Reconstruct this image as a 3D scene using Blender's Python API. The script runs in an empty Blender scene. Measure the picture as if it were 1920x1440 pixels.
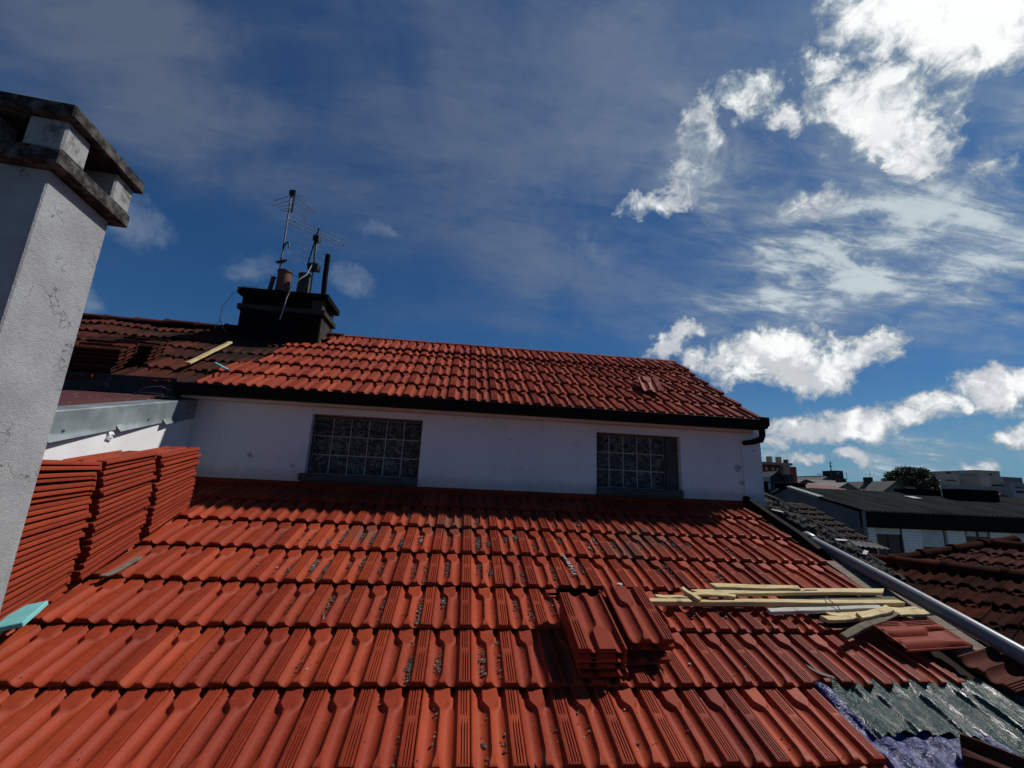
import bpy, bmesh, math, random
import numpy as np
from mathutils import Vector, Matrix, Euler
R_ = math.radians
EXPO = 0.0
SKYS = 0.1
SKYTINT = (0.15, 0.34, 0.52)
VEIL_A = (0.85, 0.95, 1.08)
VEIL_N = (1.3, 1.45, 1.55)
VEIL_B = (6.0, 6.8, 7.1)
CL_A = (3.3, 4.0, 4.6)
CL_B = (9.8, 9.9, 9.9)
sc = bpy.context.scene
C = sc.collection
random.seed(7)
rng = np.random.default_rng(11)

# ------------------------------------------------------------------ camera
cam_d = bpy.data.cameras.new("Camera")
cam_d.sensor_fit = 'HORIZONTAL'
cam_d.sensor_width = 36.0
cam_d.lens = 36.0 * 849.05 / 1920.0
cam_d.clip_start = 0.02
cam_d.clip_end = 3000
cam = bpy.data.objects.new("Camera", cam_d)
C.objects.link(cam)
RC = ((0.99240329, -0.11511385, 0.04341107), (0.06834487, 0.22244382, -0.97254703), (0.10229711, 0.96812579, 0.22862142))
m = Matrix(((RC[0][0], -RC[1][0], -RC[2][0], -0.111), (RC[0][1], -RC[1][1], -RC[2][1], -2.242), (RC[0][2], -RC[1][2], -RC[2][2], 0.827), (0, 0, 0, 1)))
cam.matrix_world = m
sc.camera = cam

# ------------------------------------------------------------------ colour management, sun
sc.view_settings.view_transform = 'Standard'
sc.view_settings.look = 'None'
sc.view_settings.exposure = EXPO
sc.view_settings.gamma = 1.0
SUN = Vector((0.60, 0.20, 0.775)).normalized()
sd = bpy.data.lights.new("sun", 'SUN')
sd.energy = 4.15
sd.angle = R_(2.4)
sd.color = (1.0, 0.965, 0.92)
so = bpy.data.objects.new("sun", sd)
C.objects.link(so)
so.rotation_euler = SUN.to_track_quat('Z', 'Y').to_euler()

# ------------------------------------------------------------------ sky
# every cloud bank: direction, orientation, angular half sizes, density
BRIGHT=[(0.638,0.384,0.668,-0.713,0.489,-0.532,0.126,0.089,1.300),
(0.615,0.425,0.664,-0.607,0.630,-0.262,0.088,0.032,1.000),
(0.599,0.462,0.654,-0.380,0.790,0.145,0.039,0.018,0.800),
(0.680,0.408,0.609,-0.809,0.489,-0.609,0.038,0.035,1.000),
(0.630,0.464,0.623,-0.818,0.424,-0.568,0.022,0.021,0.600),
(0.606,0.516,0.605,-0.742,0.606,-0.310,0.080,0.056,1.150),
(0.650,0.523,0.551,-0.677,0.787,-0.171,0.067,0.034,1.100),
(0.572,0.553,0.606,-0.875,0.334,-0.535,0.044,0.023,0.800),
(0.577,0.509,0.638,-0.817,0.369,-0.522,0.035,0.029,0.800),
(0.580,0.476,0.662,-0.773,0.393,-0.509,0.018,0.038,0.750),
(0.552,0.470,0.689,-0.734,0.382,-0.474,0.023,0.021,0.700),
(0.680,0.490,0.545,-0.861,-0.580,-1.386,0.028,0.017,0.800),
(0.670,0.535,0.515,-0.987,0.365,-0.666,0.032,0.017,0.900),
(0.524,0.519,0.676,-0.773,0.336,-0.465,0.042,0.020,0.840),
(0.442,0.591,0.675,-0.800,0.250,-0.407,0.052,0.024,0.860),
(0.385,0.637,0.667,-0.712,-0.491,-1.043,0.035,0.019,0.700),
(0.391,0.680,0.620,-0.889,0.176,-0.380,0.030,0.063,0.750),
(0.370,0.739,0.563,-0.960,-0.187,-0.593,0.071,0.024,0.800),
(0.399,0.709,0.581,-0.941,0.164,-0.394,0.029,0.039,0.750),
(0.506,0.591,0.628,-0.858,0.281,-0.472,0.026,0.026,0.800),
(0.566,0.646,0.512,-1.013,0.255,-0.563,0.044,0.023,0.780),
(0.730,0.497,0.470,-1.036,0.395,-0.749,0.023,0.021,0.680),
(0.436,0.836,0.334,-1.229,0.079,-0.452,0.041,0.020,0.900),
(0.407,0.863,0.300,-1.227,-0.470,-0.601,0.048,0.020,0.850),
(0.464,0.841,0.279,-1.288,0.066,-0.485,0.028,0.024,0.850),
(0.558,0.782,0.277,-1.289,0.100,-0.590,0.077,0.045,1.150),
(0.517,0.816,0.258,-1.309,0.075,-0.545,0.048,0.034,1.000),
(0.637,0.735,0.233,-1.331,-0.200,-0.762,0.062,0.035,1.100),
(0.666,0.699,0.260,-1.297,-0.277,-0.838,0.066,0.028,1.100),
(0.695,0.660,0.286,-1.277,-0.147,-0.855,0.044,0.016,0.950),
(0.507,0.832,0.224,-1.345,0.055,-0.535,0.021,0.015,0.800),
(0.623,0.772,0.131,-1.440,0.031,-0.675,0.071,0.020,1.000),
(0.682,0.718,0.138,-1.432,0.049,-0.753,0.064,0.028,1.150),
(0.732,0.666,0.143,-1.427,-0.113,-0.849,0.058,0.022,1.100),
(0.761,0.631,0.147,-1.423,0.080,-0.867,0.021,0.015,0.950),
(0.589,0.801,0.108,-1.463,0.012,-0.632,0.040,0.016,0.750),
(0.798,0.576,0.180,-1.388,-0.167,-0.976,0.056,0.028,1.150),
(0.807,0.572,0.147,-1.423,0.098,-0.940,0.024,0.009,0.600),
(0.809,0.576,0.114,-1.456,0.062,-0.945,0.026,0.016,0.950),
(0.619,0.781,0.080,-1.491,-0.001,-0.670,0.032,0.012,0.850),
(0.641,0.763,0.077,-1.493,-0.001,-0.699,0.015,0.009,0.750),
(0.685,0.724,0.080,-1.491,0.006,-0.757,0.028,0.012,0.800),
(0.784,0.617,0.069,-1.502,0.008,-0.904,0.029,0.015,0.900),
(0.581,0.810,0.082,-1.489,-0.004,-0.623,0.027,0.014,0.800)]
VEIL=[(-0.554,0.583,0.594,-0.935,0.001,0.760,0.136,0.097,0.850),
(-0.473,0.685,0.554,-0.942,0.339,0.842,0.130,0.087,0.600),
(-0.599,0.538,0.593,-0.791,-0.568,0.350,0.120,0.067,0.350),
(-0.349,0.770,0.534,-0.982,0.277,0.606,0.188,0.078,0.400),
(-0.198,0.676,0.710,-0.782,-0.006,0.280,0.194,0.126,0.300),
(0.095,0.722,0.685,-0.816,-0.015,-0.145,0.344,0.227,0.550),
(0.384,0.787,0.483,-1.051,0.234,-0.322,0.325,0.172,0.450),
(0.390,0.580,0.716,-0.747,0.224,-0.357,0.286,0.136,0.500),
(0.659,0.535,0.528,-0.970,0.365,-0.649,0.230,0.192,0.500),
(0.124,0.860,0.495,-1.031,0.269,0.015,0.241,0.065,0.350),
(0.670,0.680,0.299,-1.267,0.066,-0.757,0.261,0.075,0.500),
(0.022,0.933,0.359,-1.203,-0.069,-0.050,0.329,0.035,0.250)]
VEIL2=[(0.645,0.634,0.426,-1.131,0.025,-0.782,0.216,0.086,0.900),
(0.770,0.547,0.328,-1.219,-0.314,-1.067,0.097,0.044,0.750),
(0.503,0.669,0.547,-0.944,0.369,-0.390,0.169,0.079,0.700),
(0.697,0.556,0.453,-1.099,-0.079,-0.937,0.115,0.050,0.500),
(0.395,0.690,0.606,-0.919,0.037,-0.492,0.046,0.103,0.450),
(0.732,0.475,0.489,-1.056,-0.120,-1.063,0.054,0.061,0.500),
(0.659,0.478,0.581,-0.881,0.421,-0.618,0.073,0.085,0.350),
(0.732,0.675,0.092,-1.478,-0.023,-0.828,0.224,0.026,0.550),
(0.659,0.750,0.057,-1.514,-0.055,-0.724,0.196,0.021,0.400),
(0.587,0.720,0.369,-1.193,0.022,-0.675,0.167,0.039,0.300),
(0.793,0.557,0.249,-1.316,-0.165,-1.001,0.066,0.024,0.300)]
SOFT=[(-0.561,0.720,0.409,-1.136,0.235,0.770,0.042,0.034,0.550),
(-0.248,0.883,0.399,-1.156,0.152,0.341,0.038,0.022,0.420),
(-0.388,0.831,0.399,-1.133,-0.346,0.280,0.077,0.017,0.420),
(-0.189,0.848,0.494,-1.050,-0.106,0.159,0.039,0.012,0.500),
(-0.610,0.747,0.264,-1.291,-0.308,0.597,0.019,0.032,0.600),
(0.254,0.832,0.494,-1.021,0.334,-0.098,0.066,0.015,0.300)]


w = bpy.data.worlds.new("World")
sc.world = w
w.use_nodes = True
nt = w.node_tree
nt.nodes.clear()


class G:
    """small helper to write node graphs as expressions"""
    def __init__(self, nt):
        self.nt = nt

    def n(self, typ, ins=None, **kw):
        nd = self.nt.nodes.new(typ)
        for k, v in kw.items():
            setattr(nd, k, v)
        for k, v in (ins or {}).items():
            s = nd.inputs[k]
            if isinstance(v, bpy.types.NodeSocket):
                self.nt.links.new(v, s)
            else:
                s.default_value = v
        return nd

    def m(self, op, a, b=0.0, c=0.0, clamp=False):
        nd = self.n('ShaderNodeMath', {0: a, 1: b, 2: c}, operation=op)
        nd.use_clamp = clamp
        return nd.outputs[0]

    def ss(self, x, lo, hi, a=0.0, b=1.0):
        return self.n('ShaderNodeMapRange', {0: x, 1: lo, 2: hi, 3: a, 4: b}, interpolation_type='SMOOTHSTEP').outputs[0]

    def lin(self, x, lo, hi, a=0.0, b=1.0):
        return self.n('ShaderNodeMapRange', {0: x, 1: lo, 2: hi, 3: a, 4: b}).outputs[0]

    def mix(self, f, a, b, bt='MIX'):
        nd = self.nt.nodes.new('ShaderNodeMix')
        nd.data_type = 'RGBA'
        nd.blend_type = bt
        for i, v in ((0, f), (6, a), (7, b)):
            if isinstance(v, bpy.types.NodeSocket):
                self.nt.links.new(v, nd.inputs[i])
            else:
                nd.inputs[i].default_value = v if i == 0 else (*v[:3], 1)
        return nd.outputs[2]

    def noise(self, vec, scale, detail=4, rough=0.55, dist=0.0, out='Fac'):
        ins = {'Scale': scale, 'Detail': detail, 'Roughness': rough, 'Distortion': dist}
        if vec is not None:
            ins['Vector'] = vec
        return self.n('ShaderNodeTexNoise', ins).outputs[out]

    def vm(self, op, a, b=(0, 0, 0), s=None):
        nd = self.n('ShaderNodeVectorMath', {0: a, 1: b}, operation=op)
        if s is not None:
            nd.inputs['Scale'].default_value = s
        return nd.outputs['Value' if op in ('DOT_PRODUCT', 'LENGTH') else 'Vector']


g = G(nt)
out = g.n('ShaderNodeOutputWorld')
tc = g.n('ShaderNodeTexCoord').outputs['Generated']
sky = g.n('ShaderNodeTexSky', sky_type='NISHITA')
sky.sun_disc = False
sky.sun_elevation = math.asin(SUN.z)
sky.sun_rotation = math.atan2(SUN.x, SUN.y)
sky.air_density = 1.0
sky.dust_density = 0.4
sky.ozone_density = 3.0
base = g.n('ShaderNodeVectorMath', {0: sky.outputs[0], 1: SKYTINT}, operation='MULTIPLY').outputs[0]
# domain warp, so that banks get ragged outlines
nz = g.n('ShaderNodeTexNoise', {'Vector': tc, 'Scale': 9.0, 'Detail': 6.0, 'Roughness': 0.62, 'Distortion': 0.3})
wv = g.vm('SCALE', g.vm('SUBTRACT', nz.outputs['Color'], (0.5, 0.5, 0.5)), s=0.11)
nzb = g.n('ShaderNodeTexNoise', {'Vector': tc, 'Scale': 3.0, 'Detail': 5.0, 'Roughness': 0.55, 'Distortion': 0.5})
wv2 = g.vm('SCALE', g.vm('SUBTRACT', nzb.outputs['Color'], (0.5, 0.5, 0.5)), s=0.30)
nzc = g.n('ShaderNodeTexNoise', {'Vector': tc, 'Scale': 28.0, 'Detail': 5.0, 'Roughness': 0.6, 'Distortion': 0.6})
wv3 = g.vm('SCALE', g.vm('SUBTRACT', nzc.outputs['Color'], (0.5, 0.5, 0.5)), s=0.055)
sep = g.n('ShaderNodeSeparateXYZ', {0: tc})
zz = g.m('MAXIMUM', sep.outputs[2], 0.0)
wsum = g.n('ShaderNodeVectorMath', {0: g.vm('ADD', g.vm('SCALE', wv, s=1.35), wv3)}, operation='SCALE')
nt.links.new(g.ss(zz, 0.05, 0.45, 0.55, 1.0), wsum.inputs['Scale'])
pw = g.vm('ADD', tc, wsum.outputs[0])
pv = g.vm('ADD', g.vm('ADD', tc, wv2), g.vm('SCALE', wv, s=0.5))


def field(tab, vec):
    acc = None
    for cx, cy, cz, ex, ey, ez, r1, r2, amp in tab:
        mp = g.n('ShaderNodeMapping', {'Vector': vec, 'Location': (cx, cy, cz), 'Rotation': (ex, ey, ez), 'Scale': (r1 * 1.9, r2 * 1.9, 0.5)}, vector_type='TEXTURE')
        gr = g.n('ShaderNodeTexGradient', {'Vector': mp.outputs[0]}, gradient_type='SPHERICAL').outputs['Fac']
        v = g.ss(gr, 0.0, 0.8, 0.0, amp)
        acc = v if acc is None else g.m('MAXIMUM', acc, v) if tab is BRIGHT else g.m('ADD', acc, v)
    return acc


db = field(BRIGHT, pw)
dv = field(VEIL, pv)
dw = field(VEIL2, pv)
ds = field(SOFT, g.vm('ADD', tc, g.vm('SCALE', wv, s=0.8)))
fine = g.noise(tc, 26.0, 7, 0.65, 0.6)
mid = g.noise(tc, 8.0, 6, 0.6, 0.4)
# streaks of the high layer: cloud plane coordinates
inv = g.m('DIVIDE', 1.0, g.m('ADD', zz, 0.18))
pl = g.n('ShaderNodeCombineXYZ', {0: g.m('MULTIPLY', sep.outputs[0], inv), 1: g.m('MULTIPLY', sep.outputs[1], inv)}).outputs[0]
plr = g.n('ShaderNodeMapping', {'Vector': pl, 'Rotation': (0, 0, R_(-25)), 'Scale': (1.0, 2.6, 1.0)}).outputs[0]
streak = g.noise(plr, 1.5, 8, 0.60, 0.5)
fil = g.noise(plr, 5.5, 7, 0.65, 0.8)
bil = g.noise(g.vm('ADD', tc, wv), 3.2, 7, 0.62, 0.6)
glow = g.vm('DOT_PRODUCT', tc, tuple(SUN))
gl2 = g.ss(glow, 0.93, 1.0)
sn = g.m('ADD', g.m('MULTIPLY', g.m('SUBTRACT', streak, 0.5), 1.7), g.m('ADD', g.m('MULTIPLY', g.m('SUBTRACT', fil, 0.5), 0.8), g.m('MULTIPLY', g.m('SUBTRACT', bil, 0.5), 1.4)))
# dull high veil adds a little grey light
va = g.ss(g.m('ADD', g.m('MULTIPLY', sn, g.m('MULTIPLY_ADD', dv, 0.8, 0.28)), g.m('MULTIPLY_ADD', dv, 0.80, 0.05)), -0.05, 1.45)
hz = g.m('MULTIPLY', g.ss(sep.outputs[2], 0.0, 0.26, 1.0, 0.0), g.ss(glow, 0.20, 0.70))
base = g.mix(g.m('MULTIPLY', hz, 0.8), base, (1.7, 3.2, 4.3))
va_c = g.mix(g.ss(glow, 0.45, 0.95), VEIL_A, VEIL_N)
c1 = g.n('ShaderNodeVectorMath', {0: base, 1: (1, 1, 1)}, operation='MULTIPLY').outputs[0]
dim = g.n('ShaderNodeVectorMath', {0: base}, operation='SCALE')
nt.links.new(g.m('MULTIPLY_ADD', va, -0.38, 1.0), dim.inputs['Scale'])
add = g.n('ShaderNodeVectorMath', {0: va_c}, operation='SCALE')
nt.links.new(va, add.inputs['Scale'])
c1 = g.vm('ADD', dim.outputs[0], add.outputs[0])
# sun lit veil on the right
vb = g.ss(g.m('ADD', g.m('MULTIPLY', sn, g.m('MULTIPLY_ADD', dw, 1.5, 0.10)), g.m('MULTIPLY', dw, 0.62)), 0.0, 1.15)
vbc = g.mix(g.ss(g.m('ADD', vb, g.m('MULTIPLY', sn, 1.0)), 0.3, 1.3), (3.0, 3.7, 4.3), VEIL_B)
c1 = g.mix(g.m('MULTIPLY', vb, 0.88), c1, vbc)
# soft small puffs
c1 = g.mix(g.m('MULTIPLY', g.ss(g.m('ADD', ds, g.m('ADD', g.m('MULTIPLY', g.m('SUBTRACT', mid, 0.5), 1.6), g.m('MULTIPLY', g.m('SUBTRACT', fine, 0.5), 0.9))), 0.05, 1.0), g.ss(ds, 0.0, 0.2, 0, 0.55)), c1, (2.6, 3.2, 4.0))
# bright banks
bd = g.m('ADD', g.m('MULTIPLY', db, 1.1), g.m('MULTIPLY_ADD', fine, 1.9, g.m('MULTIPLY_ADD', mid, 1.3, -1.66)))
ba = g.ss(g.m('MULTIPLY', bd, g.ss(db, 0.02, 0.22)), 0.22, 0.88)
core = g.ss(bd, 0.55, 1.25)
shade = g.noise(g.vm('ADD', tc, wv), 13.0, 5, 0.6, 0.3)
bcol = g.mix(core, CL_A, CL_B)
shf = g.m('MULTIPLY', g.m('MULTIPLY', g.ss(shade, 0.42, 0.60), g.m('SUBTRACT', 1.0, g.ss(glow, 0.85, 0.97))), 0.75)
bcol = g.mix(shf, bcol, (4.6, 4.9, 5.4))
c2 = g.mix(ba, c1, bcol)
c3 = g.n('ShaderNodeVectorMath', {0: c2, 1: g.vm('SCALE', (1.0, 0.97, 0.9), s=1.0)}, operation='MULTIPLY_ADD')
gw = g.n('ShaderNodeVectorMath', {0: (0.9, 0.93, 1.0)}, operation='SCALE')
nt.links.new(g.m('MULTIPLY', g.m('POWER', gl2, 2.0), 0.35), gw.inputs['Scale'])
c3 = g.vm('ADD', c2, gw.outputs[0])
bg = g.n('ShaderNodeBackground', {'Color': c3, 'Strength': SKYS})
nt.links.new(bg.outputs[0], out.inputs[0])

# ------------------------------------------------------------------ helpers
def clean(k):
    return k


def mat(name, build, rough=0.7, spec=0.5, metal=0.0, bump=None):
    """build(G, coord) -> colour socket or tuple; may return (colour, roughness, height)"""
    mt = bpy.data.materials.new(name)
    mt.use_nodes = True
    t = mt.node_tree
    t.nodes.clear()
    q = G(t)
    o = q.n('ShaderNodeOutputMaterial')
    p = q.n('ShaderNodeBsdfPrincipled')
    p.inputs['Roughness'].default_value = rough
    p.inputs['Specular IOR Level'].default_value = spec
    p.inputs['Metallic'].default_value = metal
    t.links.new(p.outputs[0], o.inputs[0])
    co = q.n('ShaderNodeTexCoord').outputs['Object']
    r = build(q, co) if callable(build) else build
    if not (isinstance(r, tuple) and len(r) == 3 and (isinstance(r[0], bpy.types.NodeSocket) or r[0] is None or isinstance(r[0], tuple))):
        r = (r, None, None)
    col, ro, hh = r
    if isinstance(col, bpy.types.NodeSocket):
        t.links.new(col, p.inputs['Base Color'])
    else:
        p.inputs['Base Color'].default_value = (*col[:3], 1)
    if ro is not None:
        t.links.new(ro, p.inputs['Roughness'])
    if hh is not None:
        b = q.n('ShaderNodeBump', {'Height': hh, 'Strength': bump[0] if bump else 0.4, 'Distance': bump[1] if bump else 0.01})
        t.links.new(b.outputs[0], p.inputs['Normal'])
    return mt


def mk(name, V, F, mt, parent=None, smooth=None, attr=None, quads=None):
    me = bpy.data.meshes.new(name)
    if quads is not None:
        V = np.asarray(V, np.float32)
        Q = np.asarray(quads, np.int32)
        me.vertices.add(len(V))
        me.vertices.foreach_set('co', V.ravel())
        me.loops.add(Q.size)
        me.loops.foreach_set('vertex_index', Q.ravel())
        me.polygons.add(len(Q))
        me.polygons.foreach_set('loop_start', np.arange(0, Q.size, 4, dtype=np.int32))
        me.update(calc_edges=True)
        me.validate()
    else:
        me.from_pydata([tuple(map(float, v)) for v in V], [], F)
        me.update()
    if attr is not None:
        for an, av in attr.items():
            a = me.attributes.new(an, 'FLOAT', 'POINT')
            a.data.foreach_set('value', np.asarray(av, np.float32))
    if smooth is not None:
        me.polygons.foreach_set('use_smooth', [True] * len(me.polygons))
        me.set_sharp_from_angle(angle=R_(smooth))
    if mt is not None:
        me.materials.append(mt)
    o = bpy.data.objects.new(name, me)
    C.objects.link(o)
    if parent is not None:
        o.parent = parent
    return o


def tag(o, label=None, cat=None, group=None, kind=None):
    if label: o['label'] = label
    if cat: o['category'] = cat
    if group: o['group'] = group
    if kind: o['kind'] = kind
    return o


def empty(name, label, cat, loc=(0, 0, 0), rz=0, group=None):
    o = bpy.data.objects.new(name, None)
    C.objects.link(o)
    o.location = loc
    o.rotation_euler = (0, 0, rz)
    return tag(o, label, cat, group)


class MB:
    def __init__(self):
        self.V = []
        self.F = []
        self.A = []

    def add(self, V, F, a=0.0):
        n = len(self.V)
        self.V += [Vector(v) for v in V]
        self.F += [tuple(i + n for i in f) for f in F]
        self.A += [a] * len(V)
        return self

    def box(self, x0, x1, y0, y1, z0, z1, M=None, a=0.0):
        V = [Vector(v) for v in ((x0, y0, z0), (x1, y0, z0), (x1, y1, z0), (x0, y1, z0), (x0, y0, z1), (x1, y0, z1), (x1, y1, z1), (x0, y1, z1))]
        if M is not None: V = [M @ v for v in V]
        return self.add(V, [(0, 3, 2, 1), (4, 5, 6, 7), (0, 1, 5, 4), (1, 2, 6, 5), (2, 3, 7, 6), (3, 0, 4, 7)], a)

    def bbox(self, x0, x1, y0, y1, z0, z1, b=0.004, M=None, a=0.0):
        """box with chamfered edges"""
        X, Y, Z = (x0, x1), (y0, y1), (z0, z1)
        V = []
        idx = {}
        for i in (0, 1):
            for j in (0, 1):
                for k in (0, 1):
                    sx, sy, sz = (1 if i == 0 else -1), (1 if j == 0 else -1), (1 if k == 0 else -1)
                    for ax in range(3):
                        p = [X[i] + sx * b, Y[j] + sy * b, Z[k] + sz * b]
                        p[ax] = (X[i], Y[j], Z[k])[ax]
                        idx[(i, j, k, ax)] = len(V)
                        V.append(Vector(p))
        F = []
        for ax in range(3):
            o1, o2 = [a_ for a_ in range(3) if a_ != ax]
            for s in (0, 1):
                f = []
                for u, v in ((0, 0), (1, 0), (1, 1), (0, 1)):
                    kk = [0, 0, 0]; kk[ax] = s; kk[o1] = u; kk[o2] = v
                    f.append(idx[(*kk, ax)])
                F.append(tuple(f))
        for ax in range(3):      # edges along ax
            o1, o2 = [a_ for a_ in range(3) if a_ != ax]
            for u in (0, 1):
                for v in (0, 1):
                    a0 = [0, 0, 0]; a0[o1] = u; a0[o2] = v
                    a1 = list(a0); a1[ax] = 1
                    F.append((idx[(*a0, o1)], idx[(*a1, o1)], idx[(*a1, o2)], idx[(*a0, o2)]))
        for i in (0, 1):
            for j in (0, 1):
                for k in (0, 1):
                    F.append((idx[(i, j, k, 0)], idx[(i, j, k, 1)], idx[(i, j, k, 2)]))
        if M is not None: V = [M @ v for v in V]
        return self.add(V, F, a)

    def tube(self, pts, r, n=8, cap=True, a=0.0):
        pts = [Vector(p) for p in pts]
        rs = r if isinstance(r, (list, tuple)) else [r] * len(pts)
        V = []
        F = []
        up = Vector((0, 0, 1))
        prev = None
        for i, p in enumerate(pts):
            d = (pts[min(i + 1, len(pts) - 1)] - pts[max(i - 1, 0)]).normalized()
            if prev is None:
                s = d.cross(up)
                if s.length < 0.1: s = d.cross(Vector((1, 0, 0)))
            else:
                s = prev - d * prev.dot(d)
            s.normalize()
            prev = s
            t = d.cross(s)
            for k in range(n):
                an = 2 * math.pi * k / n
                V.append(p + (s * math.cos(an) + t * math.sin(an)) * rs[i])
        for i in range(len(pts) - 1):
            for k in range(n):
                F.append((i * n + k, i * n + (k + 1) % n, (i + 1) * n + (k + 1) % n, (i + 1) * n + k))
        if cap:
            F.append(tuple(range(n - 1, -1, -1)))
            F.append(tuple(range((len(pts) - 1) * n, len(pts) * n)))
        return self.add(V, F, a)

    def quad(self, a, b, c, d, at=0.0):
        return self.add([a, b, c, d], [(0, 1, 2, 3)], at)

    def build(self, name, mt, parent=None, smooth=None, fix=True):
        o = mk(name, self.V, self.F, mt, parent, None, {'rnd': self.A})
        if fix:
            bm = bmesh.new()
            bm.from_mesh(o.data)
            bmesh.ops.recalc_face_normals(bm, faces=bm.faces)
            bm.to_mesh(o.data)
            bm.free()
        if smooth is not None:
            o.data.polygons.foreach_set('use_smooth', [True] * len(o.data.polygons))
            o.data.set_sharp_from_angle(angle=R_(smooth))
        return o


# ------------------------------------------------------------------ materials
def rnd(q):
    return q.n('ShaderNodeAttribute', attribute_name='rnd').outputs['Fac']


def clay(base, alt, dirt, dirt_amt, roughness, patches=()):
    def f(q, co):
        a = rnd(q)
        c = q.mix(a, base, alt)
        fr = q.m('FRACT', q.m('MULTIPLY', a, 13.7))
        c = q.mix(1.0, c, q.n('ShaderNodeCombineColor', {0: q.lin(fr, 0, 1, .78, 1.12), 1: q.lin(fr, 0, 1, .74, 1.10), 2: q.lin(fr, 0, 1, .80, 1.05)}).outputs[0], 'MULTIPLY')
        n1 = q.noise(co, 7.0, 5, 0.6)
        n2 = q.noise(co, 60.0, 4, 0.7)
        n3 = q.noise(co, 420.0, 2, 0.6)
        c = q.mix(q.ss(n1, 0.35, 0.7, 0, 0.35), c, tuple(v * 0.62 for v in base))
        c = q.mix(q.ss(n2, 0.5, 0.75, 0, 0.30), c, tuple(min(1, v * 1.25 + 0.02) for v in alt))
        # lichen and soot specks
        sp = q.ss(n3, 0.68, 0.74, 0, 0.55)
        c = q.mix(sp, c, (0.03, 0.02, 0.015))
        n4 = q.noise(co, 24.0, 6, 0.7, 0.4)
        c = q.mix(q.m('MULTIPLY', q.ss(n4, 0.56, 0.72), dirt_amt), c, dirt)
        mud = None
        for px, py, pz, rx, ry, am in patches:
            mp = q.n('ShaderNodeMapping', {'Vector': co, 'Location': (px, py, pz), 'Scale': (rx, ry, 1.0)}, vector_type='TEXTURE')
            s = q.m('MULTIPLY', q.n('ShaderNodeTexGradient', {'Vector': mp.outputs[0]}, gradient_type='SPHERICAL').outputs['Fac'], am)
            mud = s if mud is None else q.m('MAXIMUM', mud, s)
        ro = q.ss(n2, 0.3, 0.8, roughness - 0.06, roughness + 0.14)
        if mud is not None:
            k = q.ss(q.m('ADD', mud, q.m('MULTIPLY', q.noise(co, 45.0, 6, 0.75), 0.9)), 0.72, 1.15)
            c = q.mix(q.m('MULTIPLY', k, 0.8), c, (0.085, 0.06, 0.042))
            ro = q.m('MAXIMUM', ro, q.m('MULTIPLY', k, 0.95))
        return (c, ro, q.m('ADD', q.m('MULTIPLY', n3, 0.4), n2))
    return f


M_TILE = mat('clay_tile', clay((0.235, 0.031, 0.013), (0.315, 0.050, 0.018), (0.10, 0.035, 0.022), 0.30, 0.55,
             patches=((-0.15, 1.45, 0.57, 0.7, 0.45, .60), (1.35, 1.35, 0.54, 0.6, 0.45, .68), (1.15, 1.15, 0.45, 0.45, 0.4, 0.66), (-0.75, 1.3, 0.5, 0.4, 0.4, 0.6))), spec=0.12, bump=(0.35, 0.0015))
M_TILE_UP = mat('clay_tile_upper', clay((0.225, 0.034, 0.017), (0.29, 0.055, 0.026), (0.10, 0.035, 0.022), 0.2, 0.62), spec=0.06, bump=(0.3, 0.0015))
M_TILE_LOOSE = mat('clay_tile_loose', clay((0.24, 0.033, 0.014), (0.30, 0.046, 0.018), (0.13, 0.045, 0.03), 0.15, 0.6), spec=0.12, bump=(0.3, 0.0015))
M_TILE_OLD = mat('old_clay_tile', clay((0.038, 0.014, 0.010), (0.10, 0.024, 0.013), (0.012, 0.010, 0.008), 0.85, 0.8), spec=0.08, bump=(0.6, 0.004))
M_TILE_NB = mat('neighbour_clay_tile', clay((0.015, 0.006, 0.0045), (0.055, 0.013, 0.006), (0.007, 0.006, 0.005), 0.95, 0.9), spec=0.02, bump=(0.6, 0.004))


def plaster(c1, c2, stain, amt, scale=3.0):
    def f(q, co):
        n1 = q.noise(co, scale, 6, 0.6)
        n2 = q.noise(co, scale * 9, 5, 0.7, 0.3)
        n3 = q.noise(co, scale * 60, 3, 0.6)
        c = q.mix(q.ss(n1, 0.3, 0.7), c1, c2)
        c = q.mix(q.m('MULTIPLY', q.ss(n2, 0.58, 0.72), amt), c, stain)
        return (c, None, q.m('ADD', q.m('MULTIPLY', n3, 0.35), n2))
    return f


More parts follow.
